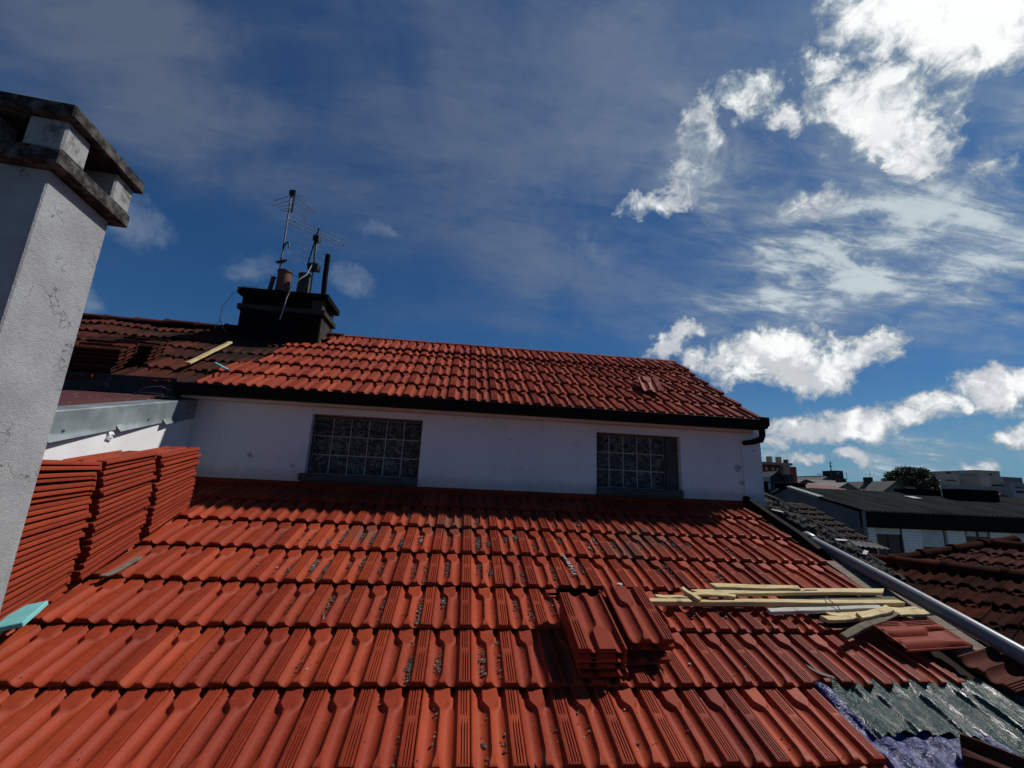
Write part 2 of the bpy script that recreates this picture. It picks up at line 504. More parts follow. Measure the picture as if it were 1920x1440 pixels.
def wallm(q, co):
    n1 = q.noise(co, 1.6, 6, 0.6)
    n2 = q.noise(co, 16.0, 5, 0.7, 0.3)
    n3 = q.noise(co, 90.0, 3, 0.6)
    c = q.mix(q.ss(n1, 0.3, 0.7), (0.59, 0.61, 0.61), (0.68, 0.69, 0.70))
    dr = q.noise(q.n('ShaderNodeMapping', {'Vector': co, 'Scale': (9.0, 9.0, 0.55)}).outputs[0], 1.6, 5, 0.65)
    c = q.mix(q.ss(dr, 0.54, 0.72, 0, 0.2), c, (0.34, 0.35, 0.30))
    c = q.mix(q.ss(n2, 0.64, 0.72, 0, 0.4), c, (0.36, 0.37, 0.33))
    vo = q.n('ShaderNodeTexVoronoi', {'Vector': q.vm('ADD', co, q.vm('SCALE', q.n('ShaderNodeTexNoise', {'Vector': co, 'Scale': 7.0, 'Detail': 5.0}).outputs['Color'], s=0.4)), 'Scale': 1.5}, feature='DISTANCE_TO_EDGE').outputs['Distance']
    c = q.mix(q.m('MULTIPLY', q.ss(vo, 0.0, 0.006, 0.6, 0.0), q.ss(q.noise(co, 2.2, 2, 0.5), 0.52, 0.60)), c, (0.2, 0.2, 0.18))
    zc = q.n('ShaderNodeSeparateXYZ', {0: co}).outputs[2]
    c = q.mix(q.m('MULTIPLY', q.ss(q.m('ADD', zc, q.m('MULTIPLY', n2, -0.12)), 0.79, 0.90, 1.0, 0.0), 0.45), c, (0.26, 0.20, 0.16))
    for px, pz, r in ((-1.98, 1.03, .035), (2.66, 1.14, .05), (2.84, 1.33, .02), (-1.60, .96, .03), (.35, 1.30, .02), (2.70, 1.0, .04)):
        d = q.vm('LENGTH', q.vm('MULTIPLY', q.vm('SUBTRACT', co, (px, 0, pz)), (1, 0, 1)))
        sp = q.ss(q.m('ADD', d, q.m('MULTIPLY', q.m('SUBTRACT', n2, .5), r * 2.2)), r * .25, r, 0.6, 0.0)
        c = q.mix(sp, c, (0.12, 0.12, 0.11))
    return (c, None, q.m('ADD', q.m('MULTIPLY', n3, 0.35), n2))


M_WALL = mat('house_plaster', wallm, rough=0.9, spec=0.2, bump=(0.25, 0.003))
M_WHITE = mat('white_plaster', plaster((0.72, 0.72, 0.70), (0.80, 0.80, 0.78), (0.5, 0.48, 0.45), 0.3, 4), rough=0.85, spec=0.2, bump=(0.5, 0.004))


def chim(q, co):
    n1 = q.noise(co, 4.0, 6, 0.6)
    n2 = q.noise(co, 40.0, 6, 0.72, 0.2)
    n3 = q.noise(co, 150.0, 3, 0.65)
    c = q.mix(q.ss(n1, 0.3, 0.7), (0.27, 0.275, 0.275), (0.36, 0.37, 0.37))
    c = q.mix(q.ss(n2, 0.60, 0.78, 0, 0.5), c, (0.17, 0.165, 0.155))
    vo = q.n('ShaderNodeTexVoronoi', {'Vector': q.vm('ADD', co, q.vm('SCALE', q.n('ShaderNodeTexNoise', {'Vector': co, 'Scale': 9.0, 'Detail': 5.0}).outputs['Color'], s=0.35)), 'Scale': 3.2}, feature='DISTANCE_TO_EDGE').outputs['Distance']
    ck = q.m('MULTIPLY', q.ss(vo, 0.0, 0.010, 1.0, 0.0), q.ss(q.noise(co, 3.3, 2, 0.5), 0.50, 0.60))
    c = q.mix(q.m('MULTIPLY', ck, 0.75), c, (0.06, 0.055, 0.05))
    h = q.m('SUBTRACT', q.m('ADD', n2, q.m('MULTIPLY', n3, 0.7)), q.m('MULTIPLY', ck, 0.8))
    return (c, None, h)


M_CHIM = mat('rough_render', chim, rough=0.9, spec=0.25, bump=(0.9, 0.006))


def slab(q, co):
    n1 = q.noise(co, 16.0, 7, 0.72, 0.3)
    n2 = q.noise(co, 70.0, 5, 0.7)
    c = q.mix(q.ss(n1, 0.42, 0.66), (0.018, 0.017, 0.015), (0.11, 0.106, 0.095))
    c = q.mix(q.ss(n2, 0.60, 0.72, 0, 0.6), c, (0.24, 0.24, 0.22))
    return (c, None, q.m('ADD', n1, q.m('MULTIPLY', n2, 0.6)))


M_SLAB = mat('lichen_concrete', slab, rough=0.95, spec=0.2, bump=(0.9, 0.008))


def pillar(q, co):
    n1 = q.noise(co, 12.0, 6, 0.7, 0.3)
    c = q.mix(q.ss(n1, 0.45, 0.65), (0.30, 0.30, 0.29), (0.11, 0.11, 0.105))
    return (c, None, n1)


M_PILLAR = mat('sooty_pillar', pillar, rough=0.92, spec=0.2, bump=(0.6, 0.006))
M_SOOT = mat('soot_black_render', plaster((0.005, 0.0045, 0.004), (0.009, 0.008, 0.007), (0.018, 0.017, 0.016), 0.5, 5), rough=0.95, spec=0.05, bump=(0.6, 0.006))
M_SOOT2 = mat('sooty_grey_render', plaster((0.03, 0.026, 0.022), (0.06, 0.052, 0.045), (0.012, 0.012, 0.011), 0.7, 6), rough=0.95, spec=0.08, bump=(0.6, 0.006))


def zinc(q, co):
    n1 = q.noise(co, 5.0, 5, 0.6, 0.5)
    n2 = q.noise(co, 30.0, 4, 0.6)
    c = q.mix(q.ss(n1, 0.35, 0.7), (0.17, 0.20, 0.21), (0.25, 0.29, 0.30))
    c = q.mix(q.ss(n2, 0.62, 0.7, 0, 0.3), c, (0.18, 0.2, 0.2))
    return (c, q.ss(n1, 0.3, 0.7, 0.38, 0.6), n1)


M_ZINC = mat('galvanised_sheet', zinc, metal=0.15, spec=0.35, bump=(0.25, 0.01))


def gut(q, co):
    n1 = q.noise(co, 14.0, 5, 0.6)
    return (q.mix(n1, (0.004, 0.0035, 0.003), (0.012, 0.009, 0.008)), None, n1)


M_GUTTER = mat('black_gutter', gut, rough=0.7, spec=0.06, bump=(0.2, 0.004))
M_FASCIA = mat('weathered_fascia', plaster((0.52, 0.48, 0.42), (0.62, 0.58, 0.52), (0.22, 0.19, 0.16), 0.7, 5), rough=0.85, bump=(0.2, 0.003))


def pipe(q, co):
    n1 = q.noise(co, 6.0, 5, 0.6, 0.5)
    n2 = q.noise(co, 90.0, 4, 0.7)
    c = q.mix(n1, (0.13, 0.135, 0.14), (0.19, 0.195, 0.20))
    c = q.mix(q.ss(n2, 0.58, 0.72, 0, 0.4), c, (0.08, 0.08, 0.075))
    return (c, q.ss(n2, 0.3, 0.7, 0.26, 0.42), n2)


M_PIPE = mat('grey_plastic_pipe', pipe, spec=0.5, bump=(0.1, 0.001))


def wood(c1, c2, sx=1.0):
    def f(q, co):
        mp = q.n('ShaderNodeMapping', {'Vector': co, 'Scale': (2.5, 45.0, 45.0)}).outputs[0]
        n1 = q.noise(mp, 1.6, 6, 0.65, 0.7)
        n2 = q.noise(co, 9.0, 5, 0.6)
        n3 = q.noise(mp, 6.0, 4, 0.7)
        c = q.mix(q.ss(n1, 0.3, 0.7), c1, c2)
        c = q.mix(q.ss(n2, 0.56, 0.75, 0, 0.5), c, tuple(v * 0.45 for v in c1))
        c = q.mix(q.ss(n3, 0.54, 0.68, 0, 0.75), c, tuple(v * 0.3 for v in c1))
        kn = q.n('ShaderNodeTexVoronoi', {'Vector': q.n('ShaderNodeMapping', {'Vector': co, 'Scale': (6.0, 14.0, 14.0)}).outputs[0], 'Scale': 1.0}).outputs['Distance']
        c = q.mix(q.ss(kn, 0.06, 0.14, 0.8, 0.0), c, tuple(v * 0.25 for v in c1))
        return (c, None, q.m('ADD', n1, n3))
    return f


M_WOOD = mat('pine_batten', wood((0.46, 0.33, 0.13), (0.66, 0.52, 0.27)), rough=0.75, spec=0.3, bump=(0.5, 0.003))
M_WOODG = mat('grey_batten', wood((0.36, 0.34, 0.29), (0.56, 0.54, 0.47)), rough=0.8, spec=0.3, bump=(0.5, 0.003))
M_WOODD = mat('dark_batten', wood((0.09, 0.072, 0.045), (0.17, 0.14, 0.09)), rough=0.85, spec=0.2, bump=(0.6, 0.003))
M_BOARD = mat('weathered_board', wood((0.13, 0.10, 0.075), (0.24, 0.195, 0.155)), rough=0.9, spec=0.2, bump=(0.5, 0.003))
M_FOAM = mat('turquoise_foam', plaster((0.13, 0.42, 0.41), (0.18, 0.50, 0.48), (0.5, 0.8, 0.76), 0.3, 12), rough=0.8, bump=(0.3, 0.002))


def tarpm(q, co):
    mp = q.n('ShaderNodeMapping', {'Vector': co, 'Scale': (1.0, 0.55, 0.55)}).outputs[0]
    n1 = q.noise(mp, 38.0, 6, 0.65, 1.6)
    n2 = q.noise(mp, 150.0, 4, 0.65, 1.0)
    n0 = q.noise(co, 6.0, 3, 0.5)
    c = q.mix(n0, (0.008, 0.036, 0.027), (0.016, 0.062, 0.048))
    return (c, q.ss(n2, 0.3, 0.7, 0.14, 0.34), q.m('ADD', n1, q.m('MULTIPLY', n2, 0.5)))


def tarpb(q, co):
    n1 = q.noise(co, 24.0, 5, 0.6, 1.4)
    n2 = q.noise(co, 90.0, 3, 0.6, 1.0)
    return (q.mix(q.noise(co, 8.0, 2, 0.5), (0.006, 0.012, 0.09), (0.018, 0.03, 0.16)), None, q.m('ADD', n1, q.m('MULTIPLY', n2, 0.5)))


M_TARP = mat('green_tarpaulin', tarpm, rough=0.3, spec=0.5, bump=(1.0, 0.014))
M_TARPB = mat('blue_tarpaulin', tarpb, rough=0.25, spec=0.4, bump=(0.8, 0.012))
M_UNDER = mat('dark_battens', (0.020, 0.013, 0.010), rough=0.95, spec=0.1)
M_METAL = mat('weathered_aluminium', plaster((0.10, 0.10, 0.10), (0.16, 0.16, 0.16), (0.05, 0.04, 0.03), 0.5, 20), rough=0.5, metal=0.6)
M_BLACKP = mat('black_plastic', (0.012, 0.012, 0.012), rough=0.5)
M_CABLE = mat('pale_cable', (0.34, 0.33, 0.30), rough=0.6)
M_POT = mat('terracotta_pot', plaster((0.10, 0.035, 0.025), (0.16, 0.055, 0.035), (0.02, 0.015, 0.012), 0.6, 9), rough=0.85, bump=(0.3, 0.003))
M_POTG = mat('sooty_pot', plaster((0.03, 0.03, 0.03), (0.075, 0.07, 0.065), (0.01, 0.01, 0.01), 0.6, 9), rough=0.85, bump=(0.3, 0.003))
M_MAROON = mat('maroon_paint', plaster((0.075, 0.018, 0.018), (0.10, 0.025, 0.024), (0.34, 0.25, 0.23), 1.0, 2.2), rough=0.55, bump=(0.2, 0.004))
M_PEEL = mat('peeling_fascia', plaster((0.012, 0.012, 0.012), (0.03, 0.03, 0.03), (0.14, 0.14, 0.135), 1.0, 1.8), rough=0.8, bump=(0.4, 0.01))
M_MORTAR = mat('mossy_mortar', plaster((0.035, 0.033, 0.028), (0.075, 0.07, 0.06), (0.02, 0.028, 0.012), 0.8, 8), rough=0.95, spec=0.15, bump=(0.9, 0.01))


def glassb(q, co):
    n1 = q.noise(co, 13.0, 3, 0.5, 2.2)
    n2 = q.noise(co, 30.0, 3, 0.5, 1.5)
    c = q.mix(q.ss(n1, 0.45, 0.60), (0.012, 0.014, 0.012), (0.10, 0.115, 0.10))  # pale blotches put glints into the glass colour
    return (c, None, q.m('ADD', n1, q.m('MULTIPLY', n2, 0.5)))


M_GLASSB = mat('wavy_glass_block', glassb, rough=0.12, spec=0.6, bump=(1.0, 0.03))
M_JOINT = mat('mortar_joint', plaster((0.30, 0.31, 0.29), (0.40, 0.40, 0.38), (0.15, 0.15, 0.14), 0.4, 8), rough=0.9)
M_SILL = mat('dark_sill', plaster((0.035, 0.037, 0.036), (0.06, 0.062, 0.06), (0.02, 0.02, 0.02), 0.6, 8), rough=0.85, bump=(0.3, 0.003))

# ------------------------------------------------------------------ clay tile geometry
W = 0.205          # cover width
PITCH = 0.37908    # exposed length
SL = R_(21.4327)   # pitch of the lower roof
UP = R_(31.5)      # pitch of the upper roof
WALLY = 2.087


def tile_surface(hi=True, L=0.43):
    """columns follow the outlines of the two pans; returns u, v, h grids (nose at v=0)"""
    if hi:
        vs = [0, .012, .03, .06, .10, .15, .22, .32, .42, .50, .515, .56, .62, .655, .69, .72, .76, .82, .88, .95, 1.0]
        K = 9
    else:
        vs = [0, .03, .10, .2, .45, .62, .72, .88, 1.0]
        K = 5
    U = []; H = []
    D = 0.0235

    def interp(t, pts):
        for (a, b), (c, d) in zip(pts, pts[1:]):
            if t <= c:
                k = (t - a) / (c - a) if c > a else 0
                k = k * k * (3 - 2 * k)
                return b + (d - b) * k
        return pts[-1][1]
    for t in vs:
        b1 = interp(t, [(0, .335), (.14, .392), (.60, .400), (.72, .26), (1, .25)])
        a2 = interp(t, [(0, .465), (.14, .425), (.60, .425), (.72, .56), (1, .57)])
        dd = D * (1.0 if t < .8 else 1.0 - (t - .8) * 0.8)
        us = [0.0, .012]; hs = [-.006, -.002]
        for (a, b) in ((.045, b1), (a2, .755)):
            us.append(a - .008 if a > .1 else a - .012); hs.append(0)
            for k in range(K):
                s = k / (K - 1)
                us.append(a + (b - a) * s)
                hs.append(-dd * math.sin(math.pi * s) ** 0.75 if 0 < s < 1 else 0)
            us.append(b + .008); hs.append(0)
        us.append(.775); hs.append(.0012)
        if hi:
            sh = -0.018 if t > .507 else 0.0
            gd = -.0055 if not (.495 < t < .535) and t > .02 else 0
            for gc in (.835, .888, .940):
                for dx, dh in ((-.014, 0), (-.008, 1), (.008, 1), (.014, 0)):
                    us.append(gc + sh + dx); hs.append(.0012 + gd * dh)
        us += [.982, .990, 1.0]; hs += [.0012, -.002, -.012]
        U.append(us); H.append(hs)
    U = np.array(U); H = np.array(H)
    v = np.array(vs) * L
    # rounded nose
    H = H - np.clip(1 - v / 0.010, 0, 1)[:, None] ** 2 * 0.004
    return U, v, H


def tile_mesh(hi=True, L=0.43, closed=False, thick=0.014, wf=1.0):
    """returns verts (n,3), quads; local x right, y from nose to head, z up"""
    U, v, H = tile_surface(hi, L)
    nv, nu = U.shape
    X = U * W * wf
    Y = np.repeat(v[:, None], nu, 1)
    top = np.stack([X, Y, H], 2).reshape(-1, 3)
    idx = np.arange(nv * nu).reshape(nv, nu)
    Q = np.stack([idx[:-1, :-1], idx[:-1, 1:], idx[1:, 1:], idx[1:, :-1]], 2).reshape(-1, 4)
    V = [top]; QQ = [Q]; n = len(top)
    if not closed:
        fr = top[:nu].copy(); fr[:, 2] = -0.030; fr[:, 1] += 0.003
        fi = np.arange(nu) + n
        QQ.append(np.stack([fi[:-1], fi[1:], idx[0, 1:], idx[0, :-1]], 1)); V.append(fr); n += nu
        rs = top[idx[:, -1]].copy(); rs[:, 2] = -0.032
        ri = np.arange(nv) + n
        QQ.append(np.stack([ri[:-1], ri[1:], idx[1:, -1], idx[:-1, -1]], 1)[:, ::-1][:, [3, 2, 1, 0]]); V.append(rs); n += nv
        ls = top[idx[:, 0]].copy(); ls[:, 2] = -0.032
        li = np.arange(nv) + n
        QQ.append(np.stack([li[:-1], idx[:-1, 0], idx[1:, 0], li[1:]], 1)); V.append(ls); n += nv
    else:
        # underside: smoothed copy of the top, with a nose lip and a head lug
        bt = top.copy()
        hb = H * 0.9 - thick
        hb[:2] = -0.026
        hb[:, -3:] = H[:, -3:] - 0.005
        hb[:, :2] = H[:, :2] - 0.006
        hb[-1] = -0.024
        bt[:, 2] = hb.reshape(-1)
        bi = idx + n
        QQ.append(np.stack([bi[:-1, :-1], bi[1:, :-1], bi[1:, 1:], bi[:-1, 1:]], 2).reshape(-1, 4))
        QQ.append(np.stack([bi[0, :-1], bi[0, 1:], idx[0, 1:], idx[0, :-1]], 1))
        QQ.append(np.stack([idx[-1, :-1], idx[-1, 1:], bi[-1, 1:], bi[-1, :-1]], 1))
        QQ.append(np.stack([bi[:-1, -1], bi[1:, -1], idx[1:, -1], idx[:-1, -1]], 1))
        QQ.append(np.stack([idx[:-1, 0], idx[1:, 0], bi[1:, 0], bi[:-1, 0]], 1))
        V.append(bt)
    return np.concatenate(V), np.concatenate(QQ)


TH = tile_mesh(True, 0.43)
TL = tile_mesh(False, 0.43)


def lay(name, cells, origin, bx, by, mt, parent, base=TH, pitch=PITCH, drop=0.030, jit=1.0, Wd=W, cut=None, bend=None):
    """one roof covering; cells = [(row, col)], placed on the plane origin + bx, by"""
    bx = np.array(bx); by = np.array(by); bz = np.cross(bx, by)
    V0, Q0 = base
    VV = []; QQ = []; AA = []; n = 0
    for r, c in cells:
        V = V0.copy()
        V[:, 0] *= Wd / W
        Q = Q0
        if cut is not None and (r, c) in cut:
            lim = cut[(r, c)]
            ctr = V[Q].mean(1)
            keep = ctr[:, 0] < (lim + 0.10 * np.sin(ctr[:, 1] * 37) * 1.0 + 0.12 * np.abs(np.sin(ctr[:, 1] * 91))) * Wd
            Q = Q[keep]
        V[:, 2] -= drop * V[:, 1] / pitch
        j = rng.normal(0, 1, 5) * jit
        an = j[0] * 0.0035
        x, y = V[:, 0] - Wd / 2, V[:, 1] - 0.2
        V[:, 0] = x * math.cos(an) - y * math.sin(an) + Wd / 2 + j[1] * 0.0010
        V[:, 1] = x * math.sin(an) + y * math.cos(an) + 0.2 + j[2] * 0.0025
        V[:, 2] += abs(j[3]) * 0.0012 + x * j[4] * 0.008
        P = np.array([c * Wd, r * pitch, 0])
        V = V + P
        if bend is not None:
            V[:, 2] += bend(V[:, 0], V[:, 1])
        VV.append(V); QQ.append(Q + n); n += len(V)
        AA.append(np.full(len(V), np.clip(0.5 + rng.normal(0, .34), 0, 1)))
    V = np.concatenate(VV)
    Wp = np.array(origin) + V[:, :1] * bx + V[:, 1:2] * by + V[:, 2:3] * bz
    return mk(name, Wp, None, mt, parent, 38, {'rnd': np.concatenate(AA)}, quads=np.concatenate(QQ))


def RF(x, s, h):
    return Vector((x, s * math.cos(SL) - h * math.sin(SL), s * math.sin(SL) + h * math.cos(SL)))


def RM(x, s, h, yaw=0.0, pitch=0.0, roll=0.0, flip=False):
    """matrix standing on the lower roof; yaw turns in the roof plane"""
    M = Matrix.Translation(RF(x, s, h)) @ Matrix.Rotation(SL, 4, 'X') @ Matrix.Rotation(yaw, 4, 'Z') @ Matrix.Rotation(pitch, 4, 'X') @ Matrix.Rotation(roll, 4, 'Y')
    return M


UE = Vector((0, 1.93, 1.648))


def UF(x, s, h):
    return Vector((x, UE.y + s * math.cos(UP) - h * math.sin(UP), UE.z + s * math.sin(UP) + h * math.cos(UP)))


def UM(x, s, h, yaw=0.0, pitch=0.0, roll=0.0):
    return Matrix.Translation(UF(x, s, h)) @ Matrix.Rotation(UP, 4, 'X') @ Matrix.Rotation(yaw, 4, 'Z') @ Matrix.Rotation(pitch, 4, 'X') @ Matrix.Rotation(roll, 4, 'Y')


# ------------------------------------------------------------------ setting
def gnd(q, co):
    return q.mix(q.noise(co, 0.05, 5, 0.6), (0.05, 0.05, 0.05), (0.09, 0.085, 0.075))


M_GROUND = mat('street_ground', gnd, rough=0.95)
o = mk('ground', [(-1500, -1500, -8), (1500, -1500, -8), (1500, 1500, -8), (-1500, 1500, -8)], [(0, 1, 2, 3)], M_GROUND)
tag(o, kind='structure')

# ------------------------------------------------------------------ the house
house = empty('house', 'pale grey rendered house with red clay tile roofs, glass block windows and a black gutter', 'house', (0.5, 3.5, -8))
house.matrix_world = Matrix.Translation((0.5, 3.5, -8))
bpy.context.view_layer.update()
HI = house.matrix_world.inverted()


def hp(o, parent=house):
    o.parent = parent
    if parent is house:
        o.matrix_parent_inverse = HI
    return o


cells = []
for r in range(-6, 6):
    for c in range(-16, 13):
        if r <= -1 and c > 7: continue
        if r == 0 and c > 11: continue
        if r == 1 and c > 9: continue
        if r == 1 and c in (3,): continue
        cells.append((r, c))
hp(lay('lower_tile_roof', cells, (0, 0, 0), (1, 0, 0), (0, math.cos(SL), math.sin(SL)), M_TILE, None, cut={(1, 2): 0.40, (1, 9): 0.8, (0, 11): 0.85}))
# boarding and the storey below
b = MB()
for h0, h1 in ((-0.13, -0.075),):
    P = [RF(-3.4, -2.6, h0), RF(2.90, -2.6, h0), RF(2.90, 2.35, h0), RF(-3.4, 2.35, h0)]
    Q = [RF(-3.4, -2.6, h1), RF(2.90, -2.6, h1), RF(2.90, 2.35, h1), RF(-3.4, 2.35, h1)]
    b.add(P + Q, [(0, 3, 2, 1), (4, 5, 6, 7), (0, 1, 5, 4), (1, 2, 6, 5), (2, 3, 7, 6), (3, 0, 4, 7)])
hp(b.build('roof_boarding', M_UNDER))
# walls with real openings
b = MB()
T0, T1 = WALLY, WALLY + 0.28
wz0, wz1 = 0.0, 1.66
w1 = (-1.492, -0.486, 0.74, 1.439)
w2 = (1.205, 2.067, 0.74, 1.425)
xs = [-2.62, w1[0], w1[1], w2[0], w2[1], 2.924]
b.box(xs[0], xs[1], T0, T1, wz0, wz1)
b.box(xs[1], xs[2], T0, T1, w1[3], wz1)
b.box(xs[1], xs[2], T0, T1, wz0, w1[2])
b.box(xs[2], xs[3], T0, T1, wz0, wz1)
b.box(xs[3], xs[4], T0, T1, w2[3], wz1)
b.box(xs[3], xs[4], T0, T1, wz0, w2[2])
b.box(xs[4], xs[5], T0, T1, wz0, wz1)
b.box(2.715, 2.918, T0 - 0.012, T0, 0.6, 1.40)
b.box(2.70, 2.924, T1, 5.4, -8, 1.70)
b.box(-2.62, 2.70, 5.1, 5.4, -8, 1.70)
b.box(-3.4, 2.90, -2.38, -2.2, -8, -1.02)
b.box(2.78, 2.90, -2.2, 2.087, -8, -1.2)
b.add([(2.70, 2.37, 1.60), (2.924, 2.37, 1.60), (2.924, 3.62, 2.62), (2.70, 3.62, 2.62), (2.924, 5.3, 1.60), (2.70, 5.3, 1.60)],
      [(0, 1, 2, 3), (3, 2, 4, 5), (1, 4, 2), (0, 3, 5), (0, 5, 4, 1)])
hp(b.build('wall', M_WALL))

b = MB()
P = [RF(-2.62, 2.185, -.04), RF(2.70, 2.185, -.04), RF(2.70, 2.245, -.04), RF(-2.62, 2.245, -.04), RF(-2.62, 2.185, .001), RF(2.70, 2.185, .001), RF(2.70, 2.245, .006), RF(-2.62, 2.245, .006)]
b.add(P, [(0, 3, 2, 1), (4, 5, 6, 7), (0, 1, 5, 4), (1, 2, 6, 5), (2, 3, 7, 6), (3, 0, 4, 7)])
hp(b.build('wall_fillet', M_TILE))

# windows
def window(x0, x1, z0, z1, nc, sill_l, reveal=None):
    yb = WALLY + 0.095
    fr = MB()
    fr.box(x0, x0 + .012, yb - .02, yb + .05, z0, z1)
    fr.box(x1 - (.012 if reveal is None else reveal), x1, yb - .03, yb + .05, z0, z1)
    fr.box(x0, x1, yb - .02, yb + .05, z1 - .016, z1)
    f = hp(fr.build('window_frame', M_SILL))
    gx0, gx1 = x0 + .012, x1 - (.012 if reveal is None else reveal)
    zs = z0 + .10
    bw = (gx1 - gx0) / nc
    nr = 3
    bh = (z1 - .016 - zs) / nr
    gl = MB(); jt = MB()
    for i in range(nc):
        for k in range(nr):
            a0, a1 = gx0 + i * bw + .005, gx0 + (i + 1) * bw - .005
            c0, c1 = zs + k * bh + .005, zs + (k + 1) * bh - .005
            # slightly pillowed face
            n = 5
            V = []; F = []
            for p in range(n + 1):
                for q_ in range(n + 1):
                    s, t = p / n, q_ / n
                    V.append((a0 + (a1 - a0) * s, yb + .004 - .010 * (math.sin(math.pi * s) * math.sin(math.pi * t)) ** .5, c0 + (c1 - c0) * t))
            for p in range(n):
                for q_ in range(n):
                    F.append((p * (n + 1) + q_, (p + 1) * (n + 1) + q_, (p + 1) * (n + 1) + q_ + 1, p * (n + 1) + q_ + 1))
            gl.add(V, F)
    jt.box(gx0, gx1, yb + .006, yb + .04, zs, z1 - .016)
    for i in range(1, nc):
        jt.box(gx0 + i * bw - .0045, gx0 + i * bw + .0045, yb - .002, yb + .0065, zs, z1 - .016)
    for k in range(1, nr):
        jt.box(gx0, gx1, yb - .001, yb + .0062, zs + k * bh - .003, zs + k * bh + .003)
    gl.build('glass_blocks', M_GLASSB, f, 40)
    jt.build('joints', M_JOINT, f)
    s = MB()
    s.bbox(x0 - sill_l, x1 - .002, WALLY - .035, yb + .05, z0 + .035, zs - .002, .004)
    s.box(x0 - sill_l * .6, x1 - .004, WALLY - .015, yb + .04, z0 - .03, z0 + .035)
    s.build('sill', M_SILL, f)
    r = MB()
    r.tube([(x0 - .005, WALLY + .03, z1 - .125), (x1 + .0, WALLY + .03, z1 - .135)], .0035, 6)
    r.build('guard_rod', M_BLACKP, f)
    return f


window(*w1[:2], 0.80, w1[3], 6, .038)
window(*w2[:2], 0.80, w2[3], 5, .0, .13)

# eaves: box gutter, moulding, tile covering
b = MB()
b.bbox(-2.60, 2.86, 1.852, 1.862, 1.525, 1.612, .003)
b.bbox(-2.60, 2.86, 1.862, 1.985, 1.522, 1.534, .003)
b.box(-2.60, 2.845, 1.955, 1.985, 1.534, 1.612)
b.bbox(2.80, 2.875, 1.845, 2.0, 1.545, 1.635, .004)
g_ = hp(b.build('gutter', M_GUTTER))
b = MB()
b.tube([(2.845, 1.93, 1.56), (2.845, 1.93, 1.46), (2.84, 1.95, 1.425), (2.79, 2.03, 1.405), (2.72, 2.06, 1.395)], [.030, .030, .034, .028, .022], 10)
b.build('gutter_outlet', M_GUTTER, g_, 50)
b = MB()
b.bbox(-2.60, 2.80, 1.985, WALLY, 1.500, 1.540, .006)
b.box(-2.60, 2.86, 1.990, WALLY, 1.5405, 1.66)
hp(b.build('eaves_moulding', M_FASCIA))

ucells = []
lim = {0: -12, 1: -12, 2: -12, 3: -13, 4: -13}
left_edge = {0: -12, 1: -12, 2: -11, 3: -11, 4: -11}
for r in range(0, 4):
    for c in range(left_edge[r], 14):
        ucells.append((r, c))
pitu = 0.365
ux0 = 2.862 - 14 * W
ob = (ux0, UE.y, UE.z)
by_u = (0, math.cos(UP), math.sin(UP))
up_o = hp(lay('upper_tile_roof', ucells, ob, (1, 0, 0), by_u, M_TILE_UP, None, base=TH, pitch=pitu, jit=1.2))
# the doubled short course and the top course
top_o = lay('top_tile_courses', [(0, c) for c in range(-11, 14)], tuple(np.array(ob) + np.array(by_u) * 1.45), (1, 0, 0), by_u, M_TILE_UP, None, base=TH, pitch=0.18, drop=0.018)
hp(top_o)
top2 = lay('top_tile_courses', [(0, c) for c in range(-9, 14)], tuple(np.array(ob) + np.array(by_u) * 1.64 + np.array((0, -.008, .012))), (1, 0, 0), by_u, M_TILE_UP, None, base=TH, pitch=PITCH, drop=0.02)
hp(top2)
b = MB()
# boarding of the upper roof and its far side
RIDGE_S = 2.075
P = [UF(-7.5, 0.02, -.05), UF(2.84, 0.02, -.05), UF(2.84, RIDGE_S, -.05), UF(-7.5, RIDGE_S, -.05)]
Q = [v - Vector((0, 0, .05)) for v in P]
b.add(P + Q, [(0, 1, 2, 3), (7, 6, 5, 4), (0, 4, 5, 1), (1, 5, 6, 2), (2, 6, 7, 3), (3, 7, 4, 0)])
rp = UF(0, RIDGE_S, -.05)
b.add([(-7.5, rp.y, rp.z), (2.84, rp.y, rp.z), (2.84, 5.5, rp.z - (5.5 - rp.y) * .61), (-7.5, 5.5, rp.z - (5.5 - rp.y) * .61)], [(0, 1, 2, 3)])
hp(b.build('upper_boarding', M_UNDER))
b = MB()
n = 10
for k in range(17):     # ridge cover, a low continuous mortar bedded cap
    x0 = -1.95 + k * .283
    V = []; F = []
    for i in range(2):
        for j in range(n + 1):
            an = math.pi * j / n
            rr = .040 + (.004 if i == 0 else 0)
            V.append((x0 + i * .285, rp.y + .015 + math.cos(an) * rr * 1.5, rp.z + .022 + math.sin(an) * rr * .9))
    for j in range(n):
        F.append((j, j + 1, n + 2 + j, n + 1 + j))
    b.add(V, F, rng.random())
hp(b.build('ridge_caps', M_TILE_UP, smooth=40))

